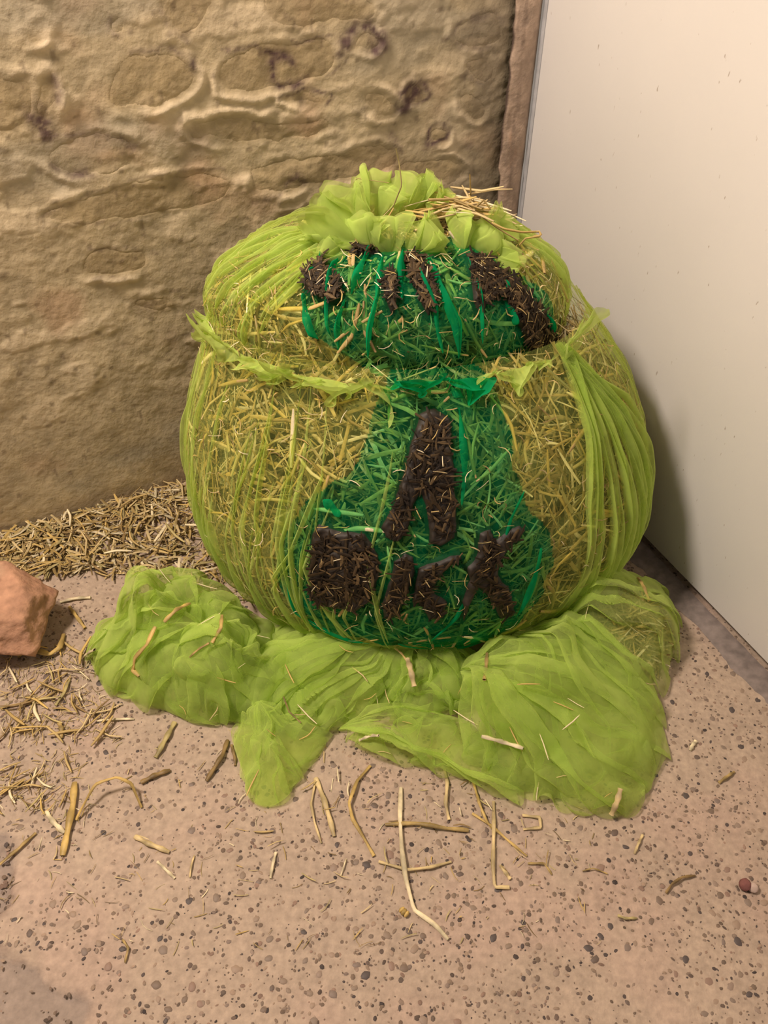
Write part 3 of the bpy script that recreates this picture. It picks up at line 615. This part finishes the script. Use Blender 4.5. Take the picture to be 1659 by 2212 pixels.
# straw standing out of the open top
Pt = np.array([.045, 1.155, .595]); random.seed(52)
for i in range(64):
    px, py = random.gauss(988, 40), random.gauss(446, 15); p = flo(px, py, random.uniform(.612, .642))
    d = np.array([random.gauss(1, .35), random.gauss(-.1, .5), random.gauss(0, .22)]); n = np.array([random.gauss(0, .2), random.gauss(-.3, .2), 1.]); n /= np.linalg.norm(n); d = d-n*(d@n)*.8
    put_straw('straw', p, d, n, random.uniform(.035, .085), ballo, random.choice(thin))
def sprig(pl, wpx, col):
    """stalk standing out of the top: (pixel, pixel, height)"""
    Q = resample(np.array([flo(x_, y_, z_-.012) for x_, y_, z_ in pl]), 22); n = len(Q); d = np.gradient(Q, axis=0); d /= np.linalg.norm(d, axis=1, keepdims=True); B = np.cross(d, (0, .7, .7)); B /= np.linalg.norm(B, axis=1, keepdims=True)+1e-9; U = np.cross(B, d)
    w = wpx*((Q-C0)@FW)/F*np.linspace(1, .6, n); a_ = np.linspace(0, 2*np.pi, 6, endpoint=False)
    V = Q[:, None]+B[:, None]*(w[:, None]*.5*np.cos(a_))[..., None]+U[:, None]*(w[:, None]*.3*np.sin(a_))[..., None]
    obj('straw', mesh('straw', V, grid_faces(n, 6, True), np.tile(SPAL[col]*.9, (n*6, 1)), True, MAT['straw']), ballo)
for pl, w_, c_ in (([(815, 480, .63), (850, 445, .65), (868, 400, .68), (862, 350, .71), (855, 320, .73)], 4, 5), ([(1015, 470, .64), (1017, 420, .66), (1015, 376, .69)], 5, 3), ([(1040, 470, .64), (1090, 495, .635), (1130, 502, .63), (1165, 500, .63), (1170, 510, .628), (1135, 515, .625), (1122, 530, .615)], 9, 6),
        ([(960, 425, .66), (1010, 445, .655), (1070, 490, .64), (1120, 520, .625)], 7, 3), ([(735, 450, .65), (770, 385, .68), (840, 395, .68)], 3, 0), ([(895, 500, .64), (930, 475, .645), (985, 462, .65)], 10, 1), ([(905, 475, .64), (960, 452, .65), (1030, 440, .655)], 11, 1),
        ([(925, 432, .66), (980, 430, .66), (1040, 452, .65)], 10, 0), ([(1025, 450, .65), (1045, 432, .66), (1060, 452, .65)], 7, 3), ([(812, 500, .63), (835, 475, .64), (850, 450, .65)], 9, 6), ([(970, 500, .63), (985, 520, .62), (1000, 535, .61)], 9, 2)): sprig(pl, w_, c_)
k = 900; aa = RNG.uniform(0, 6.28, k); rr = RNG.uniform(0, 1, k)**.6; P = Pt+np.array([.01, .02, 0])+np.stack([np.cos(aa)*.11*rr, np.sin(aa)*.065*rr, RNG.uniform(-.01, .010, k)], 1); n = np.tile(zz, (k, 1))
V, Fc, cc = straws(P, rand_dirs(n), n, RNG.uniform(.02, .07, k), RNG.uniform(.0012, .004, k), pal(SPAL, k))
obj('straw_stuffing', mesh('straw_stuffing', V, Fc, cc, False, MAT['straw']), ballo, kind='stuff')
# bits of straw caught outside the net and along the seam
for part, k, tl, th_ in (('low', 420, .05, .98), ('up', 260, .02, .9), ('up', 200, .0, .07)):
    th = RNG.uniform(-np.pi*1.02, .02*np.pi, k); t = RNG.uniform(tl, th_, k); P, n = ball(part, th, t, .007)
    V, Fc, cc = straws(P, rand_dirs(n, tilt=.35), n, RNG.uniform(.008, .028, k), RNG.uniform(.0007, .0018, k), pal(SPAL, k)*1.1, .2)
    obj('straw_bits', mesh('straw_bits', V, Fc, cc, False, MAT['straw']), ballo, kind='stuff')

# ------------------------------------------------------------------ crumpled net on the floor
def crumple(poly, Hmax, density, seed, N=60, steps=70, its=9, noise=.035, zf=.004, low=.55):
    """a sheet of slack cloth pushed into its outline until it buckles into folds"""
    g = np.random.default_rng(seed); poly = np.asarray(poly, float); c = poly.mean(0)
    ang = np.linspace(-np.pi, np.pi, 361); pa = smooth_poly(poly, 2); rel = pa-c; aa = np.arctan2(rel[:, 1], rel[:, 0]); rr = np.hypot(rel[:, 0], rel[:, 1]); o = np.argsort(aa)
    R = np.interp(ang, np.r_[aa[o]-2*np.pi, aa[o], aa[o]+2*np.pi], np.tile(rr[o], 3))
    x, y = np.meshgrid(np.linspace(-1, 1, N), np.linspace(-1, 1, N)); m = np.maximum(np.abs(x), np.abs(y)); e = np.hypot(x, y)+1e-9; f = m/e
    dx, dy = x*f, y*f; th = np.arctan2(dy, dx); rad = np.hypot(dx, dy); Rr = np.interp(th, ang, R)
    P = np.stack([c[0]+rad*Rr*np.cos(th), c[1]+rad*Rr*np.sin(th), 0*x], -1); flat = P.copy()
    P[..., 2] = Hmax*.6*(1-rad**2)+noise*(1-2*np.abs(fbm(np.stack([P[..., 0]*13, P[..., 1]*13, 0*x+seed], -1), 2, seed)))+noise*.6; P[..., :2] += .010*np.stack([fbm(flat*30+5, 2, seed+1), fbm(flat*30+9, 2, seed+2)], -1)
    dirs = [(1, 0), (0, 1), (1, 1), (1, -1), (2, 0), (0, 2), (3, 0), (0, 3)]; ed = []
    for di, dj in dirs:
        a = (slice(0, N-di), slice(max(0, -dj), N-max(0, dj))); b_ = (slice(di, N), slice(max(0, dj), N-max(0, -dj)))
        ed.append((a, b_, np.linalg.norm(flat[b_]-flat[a], axis=-1)*density, .5 if di+abs(dj) < 2 else (.25 if di == 1 else .2)))
    Vv = np.zeros_like(P); T = TAB['low']; tn = .85+.55*fbm(np.stack([flat[..., 0]*11, flat[..., 1]*11, 0*x+seed], -1), 2, seed+3)
    for st in range(steps):
        Q = P+Vv*.85; Q[..., 2] -= .0003; Q[..., :2] += (flat[..., :2]-Q[..., :2])*.03
        for _ in range(its):
            for a, b_, r0, k in ed:
                d = Q[b_]-Q[a]; L_ = np.linalg.norm(d, axis=-1)+1e-9; co_ = d*((L_-r0)/L_*k*.5)[..., None]; Q[a] += co_; Q[b_] -= co_
            rx, ry = Q[..., 0]-c[0], Q[..., 1]-c[1]; r = np.hypot(rx, ry); Rr = np.interp(np.arctan2(ry, rx), ang, R); s = np.where(r > Rr, Rr/(r+1e-9), 1)
            Q[..., 0] = c[0]+rx*s; Q[..., 1] = c[1]+ry*s; q = np.clip(r*s/(Rr+1e-9), 0, 1)
            top = Hmax*tn*(1-q**3.2)**.8+.012; bot = np.maximum(zf, (top-.012)*low)
            Q[..., 2] = np.clip(Q[..., 2], bot, top)
            z, cx, cy, bx, by = [np.interp(Q[..., 2], T[:, 0], T[:, j]) for j in range(5)]
            ex, ey = (Q[..., 0]-cx)/(bx+.004), (Q[..., 1]-cy)/(by+.004); e2 = np.hypot(ex, ey); inn = (e2 < 1) & (Q[..., 2] > .05)
            s = np.where(inn, 1/(e2+1e-6), 1); s = np.minimum(s, 1.5); Q[..., 0] = cx+(Q[..., 0]-cx)*s; Q[..., 1] = cy+(Q[..., 1]-cy)*s
        Vv = Q-P; Vv = np.clip(Vv, -.01, .01); P = Q
    return P
heap = obj('crumpled_net', None, label='heap of crumpled translucent lime net spread on the floor under the ball', cat='net')
LOBES = [  # outline on the floor in photograph pixels, height, slackness, seed, cells, how far the folds sink
 ([(186,1400),(200,1455),(262,1522),(330,1528),(420,1572),(500,1578),(620,1520),(640,1400),(560,1330),(480,1310),(340,1315),(235,1345)], .085, 1.6, 1, 80, .35),
 ([(450,1440),(620,1385),(760,1395),(860,1410),(855,1530),(740,1592),(620,1602),(500,1582)], .085, 1.7, 3, 72, .4),
 ([(500,1565),(600,1555),(715,1590),(690,1640),(650,1680),(612,1748),(545,1742),(525,1690),(515,1620)], .03, 1.18, 4, 50, .3),
 ([(800,1420),(900,1400),(1010,1415),(1045,1480),(1020,1550),(930,1570),(850,1575),(815,1510)], .095, 1.9, 5, 70, .55),
 ([(1020,1560),(1120,1470),(1300,1440),(1400,1540),(1425,1650),(1390,1740),(1365,1778),(1200,1762),(1080,1700)], .05, 1.3, 7, 54, .3),
 ([(690,1590),(800,1560),(960,1540),(1060,1600),(1120,1690),(1160,1752),(1060,1708),(900,1655),(760,1622)], .045, 1.4, 8, 60, .4),
 ([(560,1350),(640,1340),(720,1385),(740,1430),(640,1450),(570,1410)], .085, 1.6, 12, 44, .6),
]
for pl, hm, den, sd, N, low in LOBES:
    N = int(N*.56); P = crumple([flo(*p)[:2] for p in pl], hm*1.15, den, sd, N, 60, 8, low=low*.8)
    o = obj('net_fold', mesh('net_fold', P, grid_faces(N, N), None, True, MAT['net_heap']), heap); md = o.modifiers.new('smooth', 'SUBSURF'); md.levels = 2; md.render_levels = 2

def floor_fan(org, rim, H, nf, amp, seed, oz=.03, rows=36, cols=220, fall=2.6):
    """net spread over the floor from a gathered point: radial folds that lean over each other, rim tucked to the floor"""
    O = flo(*org)[:2]; R = resample(np.array([flo(*p)[:2] for p in rim]), cols); k = np.ones(9)/9; R = np.stack([np.convolve(np.pad(R[:, j], 4, mode='edge'), k, 'valid') for j in (0, 1)], 1)
    s_, w = np.meshgrid(np.linspace(.02, 1, rows), np.linspace(0, 1, cols), indexing='ij'); q = np.stack([w*3, s_*1.3, 0*w+seed], -1)
    ph = w*2*math.pi*nf+7.5*fbm(q*.9, 3, seed)+2.5*s_*math.sin(seed); g = s_**.7*(1-.35*s_**4)
    X2 = O+(R[None]-O)*(s_*(1-.05*(.5+.5*np.sin(ph))))[..., None]; dirn = R-O; dirn = dirn/np.linalg.norm(dirn, axis=1, keepdims=True); tan = np.stack([-dirn[:, 1], dirn[:, 0]], 1)
    A = amp*1.55*g*np.clip(.75+1.3*fbm(q*1.6, 2, seed+1), .05, 2); X2 = X2+tan[None]*(A*1.1*np.sin(2*ph+.7))[..., None]
    dome = H*(1+.35*fbm(q*1.2, 2, seed+2))*np.sin(np.clip(w, 0, 1)*math.pi)**.35
    Z = oz*(1-s_)+dome*np.clip(s_/.30, 0, 1)**.8*np.clip(1-s_**fall, 0, 1)**.75+A*.9*(1+np.sin(ph))*np.clip(1-s_**6, .15, 1)+.004*fbm(np.stack([X2[..., 0]*55, X2[..., 1]*55, s_], -1), 3, seed+4)+.006
    V = np.concatenate([X2, Z[..., None]], -1); damp = np.clip(1-s_**8, .1, 1)[..., None]
    V = V+damp*np.stack([.030*fbm(V*9+3*j, 2, seed+20+j)+.006*fbm(V*30+j, 2, seed+30+j) for j in range(3)], -1)*np.array([1, 1, .6]); V[..., 2] = np.maximum(V[..., 2], .0035)
    return obj('net_fold', mesh('net_fold', V, grid_faces(rows, cols), None, True, MAT['net_heap']), heap)
FF = [((985,1500), [(1120,1430),(1230,1405),(1340,1425),(1430,1520),(1452,1640),(1420,1720),(1340,1765),(1200,1745),(1080,1700),(1010,1640)], .085, 5, .012, .06),
 ((1090,1420), [(1230,1400),(1370,1430),(1440,1560),(1400,1680),(1250,1690),(1120,1600)], .095, 6, .012, .04),
 ((1180,1390), [(1300,1320),(1360,1280),(1430,1280),(1476,1370),(1450,1480),(1400,1550),(1290,1530)], .12, 6, .012, .03),
 ((885,1405), [(770,1440),(815,1530),(855,1572),(930,1548),(1010,1548),(1045,1480),(1035,1420)], .035, 6, .013, .02),
 ((870,1410), [(640,1370),(545,1390),(500,1480),(530,1560),(620,1602),(740,1588),(840,1540)], .06, 6, .013, .02),
 ((470,1440), [(590,1480),(600,1400),(500,1325),(400,1310),(280,1330),(210,1365),(186,1410),(205,1460),(262,1522),(330,1530),(430,1572),(540,1572),(600,1500)], .085, 6, .013, .07),
 ((430,1400), [(530,1430),(530,1350),(430,1300),(330,1305),(250,1355),(228,1425),(300,1485),(420,1510),(520,1460)], .11, 7, .013, .08),
 ((520,1490), [(620,1440),(480,1380),(380,1430),(380,1520),(480,1570),(620,1560),(680,1500)], .08, 6, .013, .06),
 ((575,1545), [(498,1590),(512,1640),(525,1700),(545,1742),(580,1750),(612,1748),(650,1690),(690,1640),(720,1600)], .014, 3, .007, .05),
 ((740,1590), [(900,1540),(1010,1560),(1090,1650),(1160,1752),(1060,1708),(900,1655),(800,1630)], .03, 4, .008, .02),
 ((1150,1390), [(1000,1450),(1040,1520),(1150,1540),(1300,1500),(1330,1420)], .06, 6, .012, .03)]
for i, (og, rm, H_, nf, am, oz) in enumerate(FF):
    floor_fan(og, rm, H_, nf, am, 400+i, oz)
    if i in (0, 4, 5, 3, 8): floor_fan(og, rm[::-1], H_*.7, nf, am, 430+i, oz*.8)
# ------------------------------------------------------------------ rock at the left edge
def ico(n):
    import bmesh
    bm = bmesh.new(); bmesh.ops.create_icosphere(bm, subdivisions=n, radius=1); V = np.array([v.co[:] for v in bm.verts]); Fc = np.array([[v.index for v in f.verts] for f in bm.faces]); bm.free(); return V, Fc
IV, IF = ico(5)
def rock(name, loc, size, seed, label, planes):
    g = np.random.default_rng(seed); d = IV; r = np.full(len(d), 9.)
    for n_, dist in planes:
        n_ = np.array(n_, float); n_ /= np.linalg.norm(n_); k = d@n_; r = np.where(k > .05, np.minimum(r, dist/np.maximum(k, .05)), r)
    for _ in range(10):
        n_ = g.normal(size=3); n_ /= np.linalg.norm(n_); k = d@n_; r = np.where(k > .05, np.minimum(r, g.uniform(.9, 1.05)/np.maximum(k, .05)), r)
    P = d*np.minimum(r, 1.25)[:, None]; P = P*(1+.06*fbm(d*3.2, 4, seed)+.035*fbm(d*11, 4, seed+1))[:, None]*np.array(size)
    P[:, 2] -= P[:, 2].min()
    c = np.ones((len(d), 3))*np.array([.50, .28, .18])*(1+.3*fbm(d*3, 3, seed+2)+.12*fbm(d*20, 3, seed+4))[:, None]
    k = (sstep(.1, .5, fbm(d*2.2, 3, seed+6))*.6)[:, None]; c = c*(1-k)+np.array([.56, .37, .24])*k
    k = (sstep(.3, .55, fbm(d*9, 3, seed+7))*.5)[:, None]; c = c*(1-k)+np.array([.28, .12, .08])*k
    return obj(name, mesh(name, P, IF, c, True, MAT['rock']), label=label, cat='rock', loc=(loc[0], loc[1], 0))
p = flo(20, 1372); rock('rock', p, (.086, .078, .055), 5, 'rough reddish rock lying on the floor at the left edge', [((1, -.2, .2), .90), ((.35, -1, .35), .88), ((0, -.15, 1), .88), ((.8, .5, .65), .98), ((.5, -.5, .8), 1.0)])

# ------------------------------------------------------------------ loose straw on the floor
def stalk(pl, wpx, label, col=1, lift=.0, name='straw_stalk', z0=.0015, zs=None):
    """stalk traced over the floor: bent flattened tube"""
    P = np.array([flo(*p, z0) for p in pl]); 
    if zs is not None: P = np.array([flo(*p, z_) for p, z_ in zip(pl, zs)])
    Q = resample(P, max(6, 5*len(pl))); n = len(Q); s = np.linspace(0, 1, n)
    dep = (Q-C0)@FW; w = wpx*.85*dep/F*(1-.25*np.abs(s-.5))*(1+.18*np.sin(s*17+wpx)); Q[:, 2] += w*.30+lift*np.sin(np.pi*s)
    d = np.gradient(Q, axis=0); d /= np.linalg.norm(d, axis=1, keepdims=True); B = np.cross(d, zz); B /= np.linalg.norm(B, axis=1, keepdims=True); U = np.cross(B, d)
    a = np.linspace(0, 2*np.pi, 7, endpoint=False); V = Q[:, None]+B[:, None]*(w[:, None]*.5*np.cos(a))[..., None]+U[:, None]*(w[:, None]*.28*np.sin(a))[..., None]
    c = SPAL[col]*.92*(1+.28*np.sin(s*11+wpx))[:, None]; c = np.repeat(c[:, None], 7, 1)*(1+.22*np.cos(a*2+1))[None, :, None]
    o0 = Q[n//2].copy(); o0[2] = 0
    return obj(name, mesh(name, V-o0, grid_faces(n, 7, True), c.reshape(-1, 3), True, MAT['straw']), label=label, cat='straw', group='straw stalks on the floor', loc=o0)
HERO = [
 ([(866,1702),(864,1770),(868,1840),(876,1900),(894,1968),(940,2000),(968,2030)], 12, 'longest pale straw stalk, kinked near its lower end, in the front middle', 2, .004),
 ([(682,1682),(700,1730),(712,1770),(722,1808)], 13, 'thick straight pale stalk right of the hanging net tail', 1, .003),
 ([(682,1684),(672,1740),(680,1780),(694,1822)], 6, 'thin bent stalk leaning against the thick pale one by the net tail', 1, .003),
 ([(800,1655),(772,1690),(754,1740),(762,1775),(790,1820),(808,1850)], 9, 'long S-curved yellow stalk between the net tail and the longest stalk', 6, .006),
 ([(818,1862),(880,1882),(930,1876),(975,1862)], 8, 'flat curved stalk crossing under the longest stalk', 1, .003),
 ([(832,1782),(900,1782),(960,1792),(1012,1795)], 11, 'broad brown leafy stalk lying level right of the longest stalk', 3, .004),
 ([(1066,1732),(1066,1800),(1064,1870),(1068,1918),(1100,1918)], 10, 'upright L-shaped stalk with a hooked foot in the right foreground', 1, .003),
 ([(1022,1690),(1034,1740),(1050,1776),(1062,1790)], 7, 'orange bent stalk coming out from under the net edge', 6, .006),
 ([(1020,1758),(1060,1785),(1100,1820),(1138,1850)], 7, 'diagonal yellow stalk crossing the L-shaped one', 6, .002),
 ([(960,1662),(966,1695),(962,1740),(970,1772)], 9, 'short leafy stalk poking out below the net above the level one', 1, .004),
 ([(1128,1762),(1165,1768),(1168,1790),(1130,1792)], 8, 'small square-bent straw below the big right net fold', 1, .002),
 ([(162,1692),(160,1740),(150,1790),(136,1850)], 18, 'wide flat orange straw blade standing up the left foreground', 6, .003),
 ([(165,1772),(215,1715),(262,1700),(290,1708),(306,1745)], 8, 'arched orange straw loop beside the wide flat blade', 6, .028),
 ([(378,1562),(362,1595),(345,1625),(336,1638)], 14, 'cut yellow stalk with a white end below the left net lobe', 5, .003),
 ([(305,1692),(335,1678),(368,1665)], 13, 'dark brown stub of stalk below the left net lobe', 4, .002),
 ([(492,1600),(482,1635),(462,1665),(446,1688)], 12, 'dark twisted leaf left of the hanging net tail', 4, .004),
 ([(500,1610),(508,1640),(508,1655)], 8, 'short brown stub touching the net tail', 4, .002),
 ([(292,1808),(320,1825),(366,1842)], 13, 'broad pale straw blade with a frayed end in the left foreground', 1, .003),
 ([(340,1862),(360,1882),(378,1898)], 8, 'small forked pale straw below the frayed blade', 2, .002),
 ([(420,1848),(414,1870),(410,1896)], 5, 'thin single straw right of the small forked one', 1, .002),
 ([(100,1755),(118,1780),(140,1800)], 13, 'short fat pale chip left of the wide flat blade', 2, .002),
 ([(78,1800),(40,1838),(0,1868)], 9, 'long brown stalk slanting out of the left edge', 3, .003),
 ([(596,1842),(590,1868),(584,1898)], 8, 'single pale sliver below the net tail', 2, .002),
 ([(748,1855),(742,1875),(736,1892)], 4, 'tiny pale sliver left of the curved crossing stalk', 2, .002),
 ([(40,1415),(80,1412),(110,1420),(132,1405),(138,1372)], 14, 'curled ochre leaf lying below the reddish rock', 6, .006),
 ([(150,1312),(168,1338),(184,1358)], 9, 'ochre stalk slanting between rock and left net lobe', 6, .004),
 ([(130,1302),(160,1296),(196,1292)], 9, 'pale stalk lying level right of the rock', 2, .002),
 ([(196,1228),(235,1208),(272,1190),(285,1180)], 11, 'large pale blade on bare floor in front of the straw drift', 2, .003),
 ([(290,1178),(350,1188),(400,1194)], 11, 'long flat pale blade bordering the straw drift above the net', 2, .002),
 ([(126,1228),(132,1200),(136,1180)], 7, 'thin upright pale straw on the bare floor above the rock', 2, .002),
 ([(60,1170),(85,1145),(98,1138)], 15, 'broad yellow leaf at the left end of the straw drift', 5, .006),
 ([(0,1178),(30,1175),(58,1175)], 9, 'level pale stalk running out of the left edge by the drift', 2, .003),
 ([(210,1558),(250,1556),(290,1554)], 6, 'thin level white straw below the left net lobe', 2, .002),
 ([(128,1560),(134,1578),(132,1596)], 12, 'short brown stub with a hollow end, far left', 3, .002),
 ([(0,1530),(50,1522),(100,1508),(125,1492)], 6, 'long thin curved stalk by the left edge', 3, .003),
 ([(150,1470),(140,1500),(120,1525)], 9, 'olive flat straw under the left net lobe', 5, .003),
 ([(1438,1930),(1450,1912),(1472,1898),(1502,1892)], 7, 'small dark frayed tuft alone on the right foreground floor', 4, .004),
 ([(1334,1978),(1350,1986),(1376,1984)], 7, 'pale husk alone on the floor at lower right', 5, .002),
 ([(1258,1882),(1280,1878),(1312,1888)], 4, 'thin rusty straw on the right foreground floor', 3, .003),
 ([(1388,1804),(1378,1825),(1370,1845)], 7, 'flat pale chip on the floor right of the big net fold', 1, .002),
 ([(1552,1692),(1570,1680),(1586,1668)], 8, 'brown leaf fragment on the floor far right', 3, .003),
 ([(1490,1622),(1495,1612),(1503,1602)], 10, 'short pale chip on the floor right of the heaped net', 2, .002),
 ([(1140,1866),(1175,1868),(1192,1890)], 6, 'small crooked straw right of the L-shaped stalk', 3, .003),
 ([(265,2030),(278,2050),(270,2080)], 6, 'dark thin straw lying alone near the lower left', 3, .002),
 ([(1080,1870),(1092,1888),(1102,1900)], 10, 'broad chip leaning against the foot of the L-shaped stalk', 1, .002),
]
for pl, w, lab, col, lift in HERO: stalk(pl, w, lab, col, lift)
o = stalk([(866, 1965), (872, 1972), (880, 1978)], 18, 'flat orange flake beside the kink of the longest stalk', 6, .001)
# straws lying on the heaped net
from mathutils.bvhtree import BVHTree
_v, _f, _n = [], [], 0
for ch in heap.children:
    if ch.name.startswith('net_fold'):
        me = ch.data; a_ = np.empty(len(me.vertices)*3, np.float32); me.vertices.foreach_get('co', a_); _v.append(a_.reshape(-1, 3)); _f += [[i+_n for i in p_.vertices] for p_ in me.polygons]; _n += len(me.vertices)
HB = BVHTree.FromPolygons(np.concatenate(_v).tolist(), _f)
def heap_hit(px, py):
    """first point of the heaped net (or of the bare floor) in that direction"""
    d = ray(px, py); h_ = HB.ray_cast(Vector(C0), Vector(d))
    return (np.array(h_[0]), np.array(h_[1])) if h_[0] is not None else (flo(px, py), np.array([0, 0, 1.]))
def on_heap(pl, wpx, label, col, z): return stalk(pl, wpx, label, col, .002, 'straw_stalk', z, [heap_hit(*p)[0][2]+.002 for p in pl])
ONHEAP = [([(336,1355),(318,1395),(292,1425),(288,1450),(302,1462)], 12, 'kinked brown and yellow stalk lying on the left net lobe', 6, .10),
 ([(355,1345),(380,1322),(410,1305)], 12, 'orange blade on top of the left net lobe', 6, .105), ([(480,1330),(478,1360),(458,1390)], 10, 'yellow leaf on the net beside the ball foot', 6, .10),
 ([(452,1390),(430,1405),(410,1420)], 7, 'brown twig across the middle of the left net', 3, .10), ([(182,1420),(205,1405)], 11, 'white chip at the rim of the left net lobe', 2, .05),
 ([(880,1425),(888,1455),(895,1485)], 15, 'pale flat straw standing in the net knot below the ball', 1, .10), ([(852,1400),(868,1415),(880,1430)], 6, 'thin stalk at the gathered net knot', 6, .10),
 ([(1052,1412),(1050,1440),(1046,1470)], 10, 'brown straw on the net right of the knot', 3, .10), ([(1040,1592),(1085,1606),(1130,1618)], 12, 'long pale straw lying on the big right net fold', 2, .105),
 ([(1340,1705),(1332,1735),(1320,1762)], 15, 'tan straw caught at the rim of the big right net fold', 1, .05), ([(776,1600),(800,1592),(818,1590)], 9, 'pale bent chip on the low front net', 2, .045),
 ([(612,1505),(625,1540),(650,1562)], 4, 'dark wiry stem with a loop on the net above the tail', 4, .075), ([(1378,1250),(1392,1275),(1402,1300)], 9, 'orange blade inside the net pouch at the white panel', 6, .125),
 ([(500,1300),(540,1298),(565,1302)], 5, 'thin pale straw between net and ball on the left', 2, .10), ([(520,1260),(545,1275),(562,1295)], 12, 'orange husk lodged beside the ball on the left', 6, .11)]
for a in ONHEAP: on_heap(*a)
# scattered straw, each piece a thing of its own
random.seed(33)
def scatter(k, pick, label, group, lmin, lmax, zt=.004):
    n_ = 0
    while n_ < k:
        u, w = pick(); p = flo(u, w)
        if ((p[:2]-A0)@NW) < .03: continue
        n_ += 1
        a = random.uniform(0, 6.28); L_ = random.uniform(lmin, lmax); tilt = random.uniform(-.12, .12); d = np.array([math.cos(a), math.sin(a), tilt]); d /= np.linalg.norm(d)
        z = .004+abs(tilt)*L_*.5+random.random()*zt
        put_straw('loose_straw', (p[0], p[1], z), d, np.array([-tilt*math.cos(a), -tilt*math.sin(a), 1.]), L_, None, label=label, cat='straw', group=group)
def along_wall():
    x = random.uniform(0, 480); f = random.random()**1.7; y0 = 1160-.295*x; return x, y0+8+f*(78+.30*x)
def left_side():
    while True:
        x, y = random.uniform(0, 330), random.uniform(1400, 1600)
        if x < 190+.35*(y-1400): return x, y
scatter(74, along_wall, 'loose piece of straw in the drift along the stone wall foot', 'straw in the drift by the wall', .03, .07, .022)
scatter(60, left_side, 'loose straw on the floor between the rock and the left net lobe', 'straw left of the net', .02, .06)
scatter(34, lambda: (random.gauss(70, 60), random.gauss(1700, 35)), 'loose straw in the sparse patch at the left edge foreground', 'straw at the left edge', .015, .04)
scatter(30, lambda: (random.uniform(540, 1260), random.uniform(1680, 1900)), 'small loose straw on the bare floor in front of the net', 'straw in front of the net', .010, .028)
random.seed(61); n_ = 0
while n_ < 38:
    px, py = random.uniform(200, 1440), random.uniform(1230, 1740); p, n = heap_hit(px, py)
    if p[2] < .02: continue
    if n[2] < 0: n = -n
    n = n+np.array([0, 0, .6]); n /= np.linalg.norm(n); n_ += 1; a = random.uniform(0, 6.28); d = np.array([math.cos(a), math.sin(a), 0.]); d = d-n*(d@n)
    put_straw('loose_straw', p+n*.003, d, n, random.uniform(.012, .042), None, random.choice(thin), label='small bit of straw lying on the crumpled lime net', cat='straw', group='straw bits on the net heap')
def chaff(name, pts, lmin, lmax, wmin, wmax, zmax, label):
    P = np.array([flo(*p) for p in pts]); P = P[((P[:, :2]-A0)@NW) > .012]; k = len(P); P[:, 2] = RNG.uniform(.001, 1, k)*zmax+.001; n = np.tile(zz, (k, 1))
    V, Fc, cc = straws(P, rand_dirs(n, tilt=.2), n, RNG.uniform(lmin, lmax, k), RNG.uniform(wmin, wmax, k), pal(SPAL, k, .3)*.78, .06)
    V[:, 2] = np.maximum(V[:, 2], .0008)
    return obj(name, mesh(name, V, Fc, cc, False, MAT['straw']), label=label, cat='straw', kind='stuff')
random.seed(44)
chaff('straw_drift', [along_wall() for _ in range(1500)], .010, .055, .001, .0055, .020, 'drift of chopped straw piled along the foot of the stone wall')
pts = [left_side() for _ in range(420)]+[(random.gauss(80, 80), random.gauss(1700, 45)) for _ in range(160)]+[(random.uniform(0, 1300), random.uniform(1500, 2050)) for _ in range(260)]+[(random.uniform(420, 560), random.uniform(1170, 1300)) for _ in range(420)]
chaff('straw_chaff', pts, .004, .022, .0005, .0016, .003, 'fine straw chaff sprinkled over the pebbled floor')
# straw inside the net pouch at the panel
c = flo(1352, 1385); k = 650; a = RNG.uniform(0, 6.28, k); r = RNG.uniform(0, 1, k)**.5; P = np.stack([c[0]+np.cos(a)*r*.06, c[1]+np.sin(a)*r*.075, RNG.uniform(.01, .115, k)*(1-.7*r)], 1); n = np.tile(zz, (k, 1))
V, Fc, cc = straws(P, rand_dirs(n, tilt=.5), n, RNG.uniform(.02, .06, k), RNG.uniform(.0012, .004, k), pal(SPAL, k)*.8)
obj('straw_filling', mesh('straw_filling', V, Fc, cc, False, MAT['straw']), heap, kind='stuff')
# two small stones on the right
for px, py, s_, cl, lab in ((1606, 1916, .0085, (.24, .10, .09), 'small dark red pebble lying loose on the right floor'), (1624, 1921, .007, (.55, .42, .36), 'small pinkish white pebble lying loose on the right floor')):
    p = flo(px, py); d = ico(2); P = d[0]*(1+.15*fbm(d[0]*2, 2, int(px)))[:, None]*s_; P[:, 2] *= .8; P[:, 2] -= P[:, 2].min()
    obj('loose_pebble', mesh('loose_pebble', P, d[1], np.tile(cl, (len(P), 1)), True, MAT['rock']), label=lab, cat='pebble', loc=(p[0], p[1], .0005))
